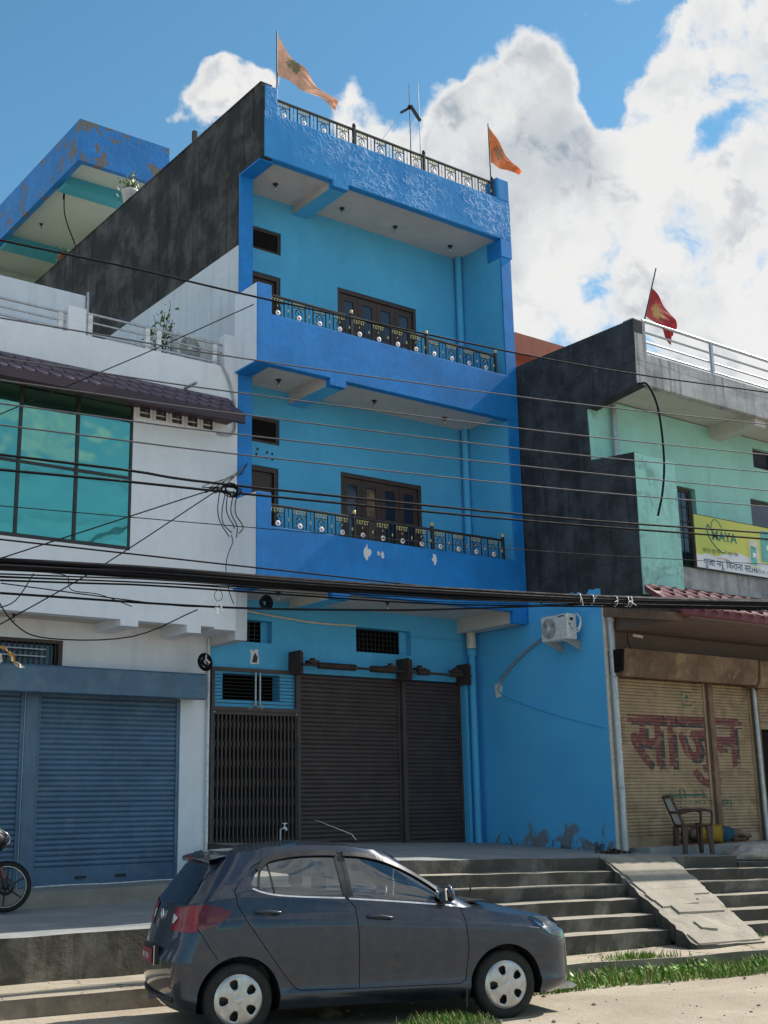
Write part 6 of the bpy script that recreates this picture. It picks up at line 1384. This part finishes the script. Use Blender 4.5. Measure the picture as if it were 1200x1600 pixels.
# ------------------------------------------------------------ flags and aerials
def cloth(col, motif, mcol, tr=.45):
    m, t, b, o = new_mat('flag_cloth'); P = coords(t, local=True); c = mixc(t, smooth(t, nz(t, P, 5., 4.), .3, .7), mul(col, .8), mul(col, 1.15))
    if motif:
        s = N(t, 'ShaderNodeVectorMath', operation='DISTANCE'); Lk(t, P, s.inputs[0]); s.inputs[1].default_value = motif
        f = math_(t, 'MULTIPLY', smooth(t, math_(t, 'ADD', s.outputs['Value'], math_(t, 'MULTIPLY', nz(t, P, 13., 4., .7), .42)), .30, .38, 1., 0.), .8); c = mixc(t, f, c, mcol)
    Lk(t, c, b.inputs['Base Color']); b.inputs['Roughness'].default_value = .8
    tl = N(t, 'ShaderNodeBsdfTranslucent'); Lk(t, c, tl.inputs[0]); mx = N(t, 'ShaderNodeMixShader', i={0: tr}); Lk(t, b.outputs[0], mx.inputs[1]); Lk(t, tl.outputs[0], mx.inputs[2]); Lk(t, mx.outputs[0], o.inputs[0]); return m
def flag(label, base, top, hoist, outline, mat, seed, wave=.07):
    """outline(s, t): s along the hoist 0..1 (top to bottom), t out to the fly; returns local offsets"""
    t = thing('flag', label, 'flag', base, 0, 'flags on poles along the roofs'); b, tp_ = Vector(base), Vector(top)
    MB().tube([b, tp_], [.014, .011], 8).build('pole', 'iron', t); d = (tp_ - b).normalized(); mb = MB(); n, m = 22, 26; v = []
    for i in range(n + 1):
        for j in range(m + 1):
            p = outline(tp_, d, i / n, j / m); v.append(p + Vector((0, wave * (j / m) ** .7 * math.sin(j / m * 9 + i / n * 3 + seed), wave * .35 * (j / m) * math.sin(j / m * 14 + seed * 2 + i))))
    mb.add(v, [(i * (m + 1) + j, i * (m + 1) + j + 1, (i + 1) * (m + 1) + j + 1, (i + 1) * (m + 1) + j) for i in range(n) for j in range(m)], 0, True)
    mb.build('cloth', mat, t, org=outline(tp_, d, .5, 0)); return t
f1 = cloth((.80, .44, .30), (.34, 0, -.12), (.10, .13, .06), .5); f2 = cloth((.80, .20, .06), (.24, 0, -.12), (.16, .10, .05), .5); f3 = cloth((.42, .03, .04), (.22, 0, -.12), (.50, .33, .10), .35)
flag('faded pale orange triangular flag flying at the left corner of the roof', (9.70, 15.30, 12.2), (9.70, 15.30, 14.47), .66, lambda q, d, s, t: q + Vector((1.18 * t, 0, lerp(-.02 - .86 * t ** .62 + .035 * math.sin(t * 17) * (1 - t), -.84 - .17 * t + .05 * math.sin(t * 5) * t, s))), f1, 1.)
flag('bright orange triangular flag drooping at the right corner of the roof', (14.43, 15.30, 12.2), (14.41, 15.30, 14.39), .80, lambda q, d, s, t: q + Vector((.78 * t + .03 * s, 0, lerp(-.02 - .76 * t ** .85, -.80 - .06 * math.sin(3.1 * t) + .02 * t, s))), f2, 2.4, .05)
flag('red and gold prayer flag hanging from a leaning stick on the mint building', (15.0, 12.46, 9.4), (15.47, 12.46, 10.62), .70, lambda q, d, s, t: q - d * lerp(.42 + .1 * t, 1.02, s) + Vector((.62 * t ** .9, 0, -lerp(.34 * t + .14 * t * t, .10 * t + .26 * t * t, s))), f3, 3.5, .05)
for (x, y, zt, bar) in ((13.9, 17.0, 15.92, True), (14.18, 17.0, 16.05, False)):
    a = thing('aerial_mast', 'thin roof mast carrying a small crossed aerial behind the railing' if bar else 'plain thin whip mast on the roof right of the crossed aerial', 'aerial', (x, y, 12.25))
    MB().tube([(x, y, 12.25), (x + (0 if bar else -.05), y, zt)], [.018, .008], 6).build('mast', 'iron' if bar else 'galv', a)
    if bar: MB().bar((x - .22, y, 15.22), (x + .02, y, 15.42), .05, .05).bar((x - .02, y - .05, 15.42), (x + .18, y - .1, 15.12), .05, .05).sphere((x, y, 15.42), .05, 8).build('antenna', 'iron', a); MB().tube([(x - .2, y, 15.22), (x - .75, y, 14.4), (x - 1.2, y, 12.3)], .006, 5).build('guy_wire', 'galv', a)

# ------------------------------------------------------------ overhead cables
YC = 11.4
def cab(label, pts, r_, mat='cable', name='overhead_cable', y=YC, extend=True, dy=0., group='cables strung along the street'):
    p = [Vector((a, y + dy, b)) for a, b in pts]
    if extend: p = [p[0] + (p[0] - p[1]) * 3.2 / max(.4, (p[1] - p[0]).length / 3.2)] + p + [p[-1] + (p[-1] - p[-2]).normalized() * 9]
    o = MB().tube(spline(p, 5), r_, 6).build(name, mat); tag(o, label, 'cable', group); return o
cab('topmost black cable, sloping past the middle-floor balcony', [(3.92, 7.47), (5.40, 7.55), (7.12, 7.61), (10.99, 7.80), (13.60, 8.01), (16.76, 8.35)], .012)
for lab, pts in (('thin grey wire crossing the steel rail of the white terrace', [(3.97, 6.64), (6.78, 6.81), (11.68, 7.24), (16.67, 7.78)]), ('thin grey wire passing just above the purple-brown awning tiles', [(3.99, 6.22), (6.61, 6.38), (11.65, 6.78), (16.59, 7.25)]),
                 ('thin grey wire along the lower lip of the purple-brown awning', [(4.00, 5.99), (6.62, 6.13), (11.63, 6.49), (16.54, 6.95)]), ('thin grey wire crossing the upper panes of the green window', [(4.02, 5.75), (6.62, 5.89), (11.61, 6.25), (16.49, 6.64)]), ('lowest thin grey wire, over the first-floor door head', [(4.03, 5.53), (6.62, 5.66), (11.59, 5.98), (16.45, 6.37)])): cab(lab, pts, .0085, 'wire', 'overhead_wire')
cab('upper one of the two black cables level with the first-floor railing', [(4.04, 5.23), (5.44, 5.28), (6.62, 5.30), (11.56, 5.57), (16.39, 5.93)], .014); cab('lower one of the two black cables level with the first-floor railing', [(4.05, 5.12), (5.44, 5.20), (7.29, 5.29), (11.55, 5.53), (16.38, 5.87)], .014, dy=.15)
cab('hair-thin black wire across the foot of the first-floor railing', [(4.07, 4.72), (6.63, 4.84), (11.52, 5.09), (16.31, 5.42)], .005)
cab('thin black cable just above the thick bundle, below the green window', [(4.09, 4.39), (7.29, 4.41), (11.48, 4.46), (16.20, 4.70)], .009)
BUN = [(4.10, 4.13), (5.72, 4.23), (7.63, 4.29), (9.71, 4.37), (12.80, 4.54), (16.21, 4.78)]
rnd = random.Random(12)
bl = thing('cable_bundle', 'thick bundle of black telephone cables lashed together before the first floor', 'cable', (10, YC, 4.4))
for i in range(9):
    a = i * .698; off = .046 * (i > 0); p = [Vector((x, YC + off * math.cos(a) + rnd.uniform(-.01, .01), z + off * math.sin(a) + rnd.uniform(-.012, .012) + (.05 * rnd.uniform(-1, 1) if (x < 5 or x > 13) else 0))) for x, z in BUN]
    p = [p[0] + (p[0] - p[1]) * 6] + p + [p[-1] + (p[-1] - p[-2]) * 3]; MB().tube(spline(p, 5), rnd.choice((.017, .021, .026)), 6).build('strand', 'cable', bl)
for i, (dz, r_) in enumerate(((-.085, .008), (-.11, .005), (-.13, .010))):
    p = [Vector((x, YC - .05 + .05 * i, z + dz * (1 if x < 11 else .6))) for x, z in BUN]; p = [p[0] + (p[0] - p[1]) * 6] + p + [p[-1] + (p[-1] - p[-2]) * 3]; MB().tube(spline(p, 5), r_, 6).build('strand', 'cable', bl)
for x, z in ((12.0, 4.50), (12.25, 4.51), (12.95, 4.545), (13.02, 4.55), (12.72, 4.53)):
    MB().tube([(x + .066 * math.cos(t * .7854) * .3, YC + .074 * math.cos(t * .7854), z + .074 * math.sin(t * .7854)) for t in range(9)], .006, 5).tube([(x, YC - .066, z), (x + rnd.uniform(-.12, .12), YC - .09, z + rnd.uniform(-.12, .10))], .004, 5).build('cable_tie', 'pvcwhite', bl)
cab('black cable sagging below the bundle across the soffit of the first balcony', [(4.12, 3.87), (6.48, 3.93), (8.34, 4.05), (9.70, 4.17), (12.33, 4.46), (12.80, 4.53)], .012, extend=False)
cab('thin black wire hanging just under the bundle at the left', [(4.11, 4.03), (5.72, 4.12), (7.63, 4.22)], .008); cab('loose thin wire below the bundle joining the sagging cable at the left', [(4.11, 3.96), (5.85, 3.90), (6.5, 3.93)], .006, extend=False, dy=-.03)
cab('steeper of the two diagonal black wires running down left from the wire knot', [(6.53, 5.26), (5.14, 4.23), (4.14, 3.57)], .007, extend=False, dy=.05); cab('flatter of the two diagonal black wires running down left from the wire knot', [(6.44, 5.23), (4.10, 4.20)], .007, extend=False, dy=-.05)
cab('diagonal thin wire from the middle balcony down across the purple-brown awning', [(6.97, 7.55), (5.73, 6.73), (4.91, 6.21), (4.02, 5.65)], .006, extend=False, dy=.1)
cab('thin slack wire from the white soffit lamp to the corner of the white slab', [(4.05, 4.02), (4.35, 3.62), (4.72, 3.50), (5.6, 3.58), (6.35, 3.92)], .007, extend=False, dy=.2)
cab('short kinked wire drooping from the bundle near the left edge', [(4.55, 4.10), (4.75, 4.08), (4.80, 3.95), (5.1, 3.93), (5.45, 3.84)], .005, extend=False, dy=-.08); cab('short forked wire hanging under the bundle at the far left', [(4.05, 3.70), (4.25, 3.80), (4.42, 4.08)], .006, extend=False, dy=-.06)
kn = thing('wire_knot', 'tangled knot of black wires hanging beside the blue pillar', 'wires', (6.62, YC, 4.7), 0)
rnd = random.Random(21); q0 = Vector((6.62, YC, 5.26)); mb = MB()
for i in range(7): a0 = rnd.uniform(0, 6); r1, r2 = rnd.uniform(.05, .13), rnd.uniform(.04, .10); mb.tube(spline([q0 + Vector((r1 * math.cos(a0 + k * .8) + .02, rnd.uniform(-.04, .04), r2 * math.sin(a0 + k * .8) - .02)) for k in range(8)], 4), .006, 5)
mb.build('coil', 'cable', kn); mb = MB()
for i in range(5):
    x = 6.50 + .055 * i; mb.tube(spline([q0 + Vector((x - 6.62, rnd.uniform(-.04, .04), -.02)), Vector((x - .03, YC, 5.0)), Vector((x + rnd.uniform(-.02, .08), YC, 4.85)), Vector((6.63 + .03 * i, YC + .02, 4.72 + .05 * (i % 3)))], 5), .006, 5)
mb.tube(spline([(6.64, YC, 4.74), (6.66, YC, 4.66), (6.60, YC, 4.5), (6.58, YC, 4.35), (6.62, YC, 4.12), (6.68, YC, 3.98)], 5), .005, 5).build('hanging_loop', 'cable', kn); mb = MB()
for i in range(6): mb.tube(spline([q0 + Vector((.02 * i, 0, .02)), Vector((6.72, YC + .4, 5.38)), Vector((6.95 + .05 * i, YC + 1.2, 5.55 + rnd.uniform(-.06, .06))), Vector((9.36 + .02 * i, 15.74, 6.85 + .04 * i))], 5), .006, 5)
mb.build('feeder', 'cable', kn)
ti = thing('cable_clamp', 'white cable clamp hooked on the sagging cable at the white slab corner', 'clamp', (6.48, YC, 3.93)); MB().tube([(6.48 + .05 * math.cos(k * .7), YC - .02, 4.05 + .06 * math.sin(k * .7)) for k in range(10)], .004, 5).build('wire_loop', 'wire', ti); MB().bar((6.44, YC - .02, 3.90), (6.48, YC - .02, 4.0), .02, .02).bar((6.48, YC - .02, 4.0), (6.53, YC - .02, 3.88), .02, .02).bar((6.46, YC - .03, 3.84), (6.47, YC - .02, 3.93), .03, .02).build('clamp_body', 'pvcwhite', ti)
# coils of spare cable
def coil(label, c, r_, tilt):
    rnd = random.Random(int(r_ * 1000)); mb = MB()
    for k in range(9):
        rr = r_ * (.42 + .58 * (k % 9) / 8); oy = rnd.uniform(-.05, .05); mb.tube([(c[0] + rr * math.cos(6.2832 * i / 24), c[1] + oy + tilt * math.sin(6.2832 * i / 24), c[2] + rr * 1.12 * math.sin(6.2832 * i / 24)) for i in range(25)], .012, 6)
    tag(mb.build('cable_coil', 'cable'), label, 'cable coil', 'coils of spare cable')
coil('black cable coil hanging at the right end of the steel-blue shutter hood', (9.03, 16.22, 4.0), .115, .02); coil('black cable coil hanging under the blue balcony beside the white slab', (9.50, 15.30, 4.80), .095, .01)
MB_ = MB().tube(spline([(9.03, 16.2, 4.1), (9.0, 16.15, 4.03), (9.06, 16.14, 3.98)]), .012, 6); tag(MB_.build('cloth_tie', 'pvcwhite'), 'white strip tying the cable coil by the shutter hood', 'tie')
# dry twisted banana-leaf garland at the left edge
gd = thing('dry_garland', 'dry tan leaf garland hanging before the barred window at the left edge', 'garland', (5.6, 14.9, 3.62)); rnd = random.Random(31)
for i, pts in enumerate(([(5.3, 3.86), (5.48, 3.83), (5.54, 3.76), (5.62, 3.66), (5.70, 3.62)], [(5.35, 3.80), (5.45, 3.72), (5.42, 3.64)], [(5.50, 3.82), (5.62, 3.74), (5.56, 3.70)], [(5.58, 3.70), (5.68, 3.645), (5.76, 3.62)])):
    p = spline([(a, 14.9 + .02 * i, b) for a, b in pts], 5); mb = MB(); v = []
    for k, q in enumerate(p): w = .03 * math.sin(math.pi * (k + .6) / (len(p) + .2)); v += [q + Vector((0, .02 * math.sin(k), w)), q + Vector((.01, -.02 * math.sin(k * 1.3), -w))]
    mb.add(v, [(2 * k, 2 * k + 1, 2 * k + 3, 2 * k + 2) for k in range(len(p) - 1)], 0, True); mb.build('leaf', 'cream' if i % 2 else 'drytan', gd)
MB().tube([(5.3, 14.9, 3.86), (5.0, 15.2, 4.1), (4.9, 15.78, 4.44)], .004, 5).build('string', 'wire', gd)

# ------------------------------------------------------------ grass
def grass(name, label, spots, mats, seed, h0, h1, wid=.006):
    rnd = random.Random(seed); mb = MB()
    for x, y, z in spots:
        a = rnd.uniform(0, 6.283); h = h0 + (h1 - h0) * rnd.random() ** 1.8 * (.6 + .7 * abs(math.sin(x * 3.1 + y * 5.7))); ln = rnd.uniform(.1, .7) * h; d = Vector((math.cos(a), math.sin(a), 0)); w = Vector((-d.y, d.x, 0)) * wid * rnd.uniform(.7, 1.5); p = Vector((x, y, z - .01))
        m1 = p + d * ln * .35 + Vector((0, 0, h * .6)); m2 = p + d * ln + Vector((0, 0, h)); mb.add([p - w, p + w, m1 + w * .7, m1 - w * .7, m2], [(0, 1, 2, 3), (3, 2, 4)], rnd.choices(range(len(mats)), [5, 3, 2][:len(mats)])[0])
    o = mb.build(name, mats); o['kind'] = 'stuff'; o['label'] = label; o['category'] = 'grass'; return o
M['grass1'] = plain('grass_blade', (.10, .21, .03), .6, 0., .3); M['grass2'] = plain('fresh_grass_blade', (.17, .31, .045), .6, 0., .3); M['grass3'] = plain('dry_grass_blade', (.32, .26, .12), .8, 0., .1)
def kerb_y(x): return 10.25 + (x - 9.0) * (7.2 - 10.25) / 23.
rnd = random.Random(77); sp = []
while len(sp) < 9500:
    x = rnd.uniform(9.0, 19.0); e = (rnd.random() ** 1.3) * (.78 - .035 * (x - 9.5)) ; n_ = math.sin(x * 2.1) * .5 + math.sin(x * 5.3 + 1) * .3
    if rnd.random() > .62 + .3 * n_: continue
    y = kerb_y(x) - .02 - e; sp.append((x, y, gz(x)))
sp2 = []
for i in range(420):
    x = rnd.gauss(11.25, .24); y = kerb_y(x) + abs(rnd.gauss(0, .17)); sp2.append((x, y, gz(x) + .165))
for i in range(110): x = rnd.gauss(9.85, .12); y = kerb_y(x) + abs(rnd.gauss(.12, .1)); sp2.append((x, y, gz(x) + .165))
grass('footpath_grass', 'low grass spilling over the broken footpath edge', sp2, ['grass1', 'grass2', 'grass3'], 84, .02, .09, .007)
for i in range(26):
    cx_, e_ = rnd.uniform(9.2, 16), rnd.uniform(.05, .6)
    for k in range(rnd.randint(20, 90)): x = rnd.gauss(cx_, .10); sp.append((x, kerb_y(x) - e_ + rnd.gauss(0, .08), gz(x)))
grass('roadside_grass', 'strip of green grass along the kerb right of the car', sp, ['grass1', 'grass2', 'grass3'], 78, .03, .15, .009)
rnd = random.Random(79); mb = MB(); n = 26; cx, cy = 6.98, 8.45
def mh(x, y): r2 = ((x - cx) / .62) ** 2 + ((y - cy) / .40) ** 2; return .055 * max(0, 1 - r2) ** .8 + .02 * math.sin(x * 31 + y * 17) * max(0, 1 - r2)
v = [(cx - .66 + 1.32 * i / n, cy - .44 + .88 * j / n, 0) for j in range(n + 1) for i in range(n + 1)]; v = [(x, y, gz(x) - .02 + .02 + mh(x, y) - (.03 if mh(x, y) <= 0 else 0)) for x, y, z in v]
mb.add(v, [(j * (n + 1) + i, j * (n + 1) + i + 1, (j + 1) * (n + 1) + i + 1, (j + 1) * (n + 1) + i) for j in range(n) for i in range(n)], 0, True)
M['soil'] = concrete('dark_turf_soil', (.10, .085, .06), .5, (.05, .04, .025), 1.2, local=True)
mo = struct(mb.build('earth_mound', 'soil'))
sp = []
for i in range(2600):
    x, y = rnd.gauss(cx, .26), rnd.gauss(cy, .17)
    if mh(x, y) > .01: sp.append((x, y, gz(x) + mh(x, y)))
grass('turf_tuft', 'ragged tuft of grass on the earth mound before the car', sp, ['grass1', 'grass2', 'grass3'], 80, .02, .085, .004)
sp = [(rnd.uniform(12.9, 14.6), 10.66 + rnd.gauss(0, .04), .07) for i in range(160)] + [(rnd.gauss(14.5, .12), 10.75 + abs(rnd.gauss(0, .1)), .06) for i in range(160)] + [(rnd.uniform(9.3, 12.8), 10.70, .13) for i in range(60)]
grass('step_weeds', 'thin weeds at the foot of the steps and ramp', sp, ['grass1', 'grass2'], 81, .02, .06, .005)
# broad-leaved weeds in the verge
lw = MB(); rnd = random.Random(83)
for i in range(46):
    x = rnd.choice((rnd.gauss(11.3, .5), rnd.uniform(9.3, 14))); y = kerb_y(x) - rnd.uniform(0, .5); z = gz(x)
    for k in range(rnd.randint(5, 12)):
        a = rnd.uniform(0, 6.283); s = rnd.uniform(.03, .085); d = Vector((math.cos(a), math.sin(a), rnd.uniform(.2, 1.2))).normalized() * s; w = Vector((-math.sin(a), math.cos(a), 0)) * s * .33; q = Vector((x, y, z + rnd.uniform(0, .10)))
        lw.add([q, q + d * .5 + w, q + d, q + d * .5 - w], [(0, 1, 2, 3)], rnd.randrange(2))
o = lw.build('verge_weeds', ['leafl', 'grass2']); o['kind'] = 'stuff'; o['label'] = 'broad-leaved weeds among the roadside grass'; o['category'] = 'weeds'
# pebbles scattered on the dirt
rnd = random.Random(90); mb = MB()
for i in range(420):
    x, y = rnd.uniform(3.5, 14), rnd.uniform(5.8, 10.2); r_ = rnd.choice((.006, .008, .010, .014, .022)) * rnd.uniform(.7, 1.3); k = mh(x, y)
    if k > 0: continue
    mb.sphere((x, y, gz(x) + r_ * .3), r_, 5, 0, (1.2, 1, .6))
o = mb.build('pebbles', 'conc'); o['kind'] = 'stuff'; o['label'] = 'small pebbles scattered on the sandy road'; o['category'] = 'pebbles'
bpy.context.view_layer.update()
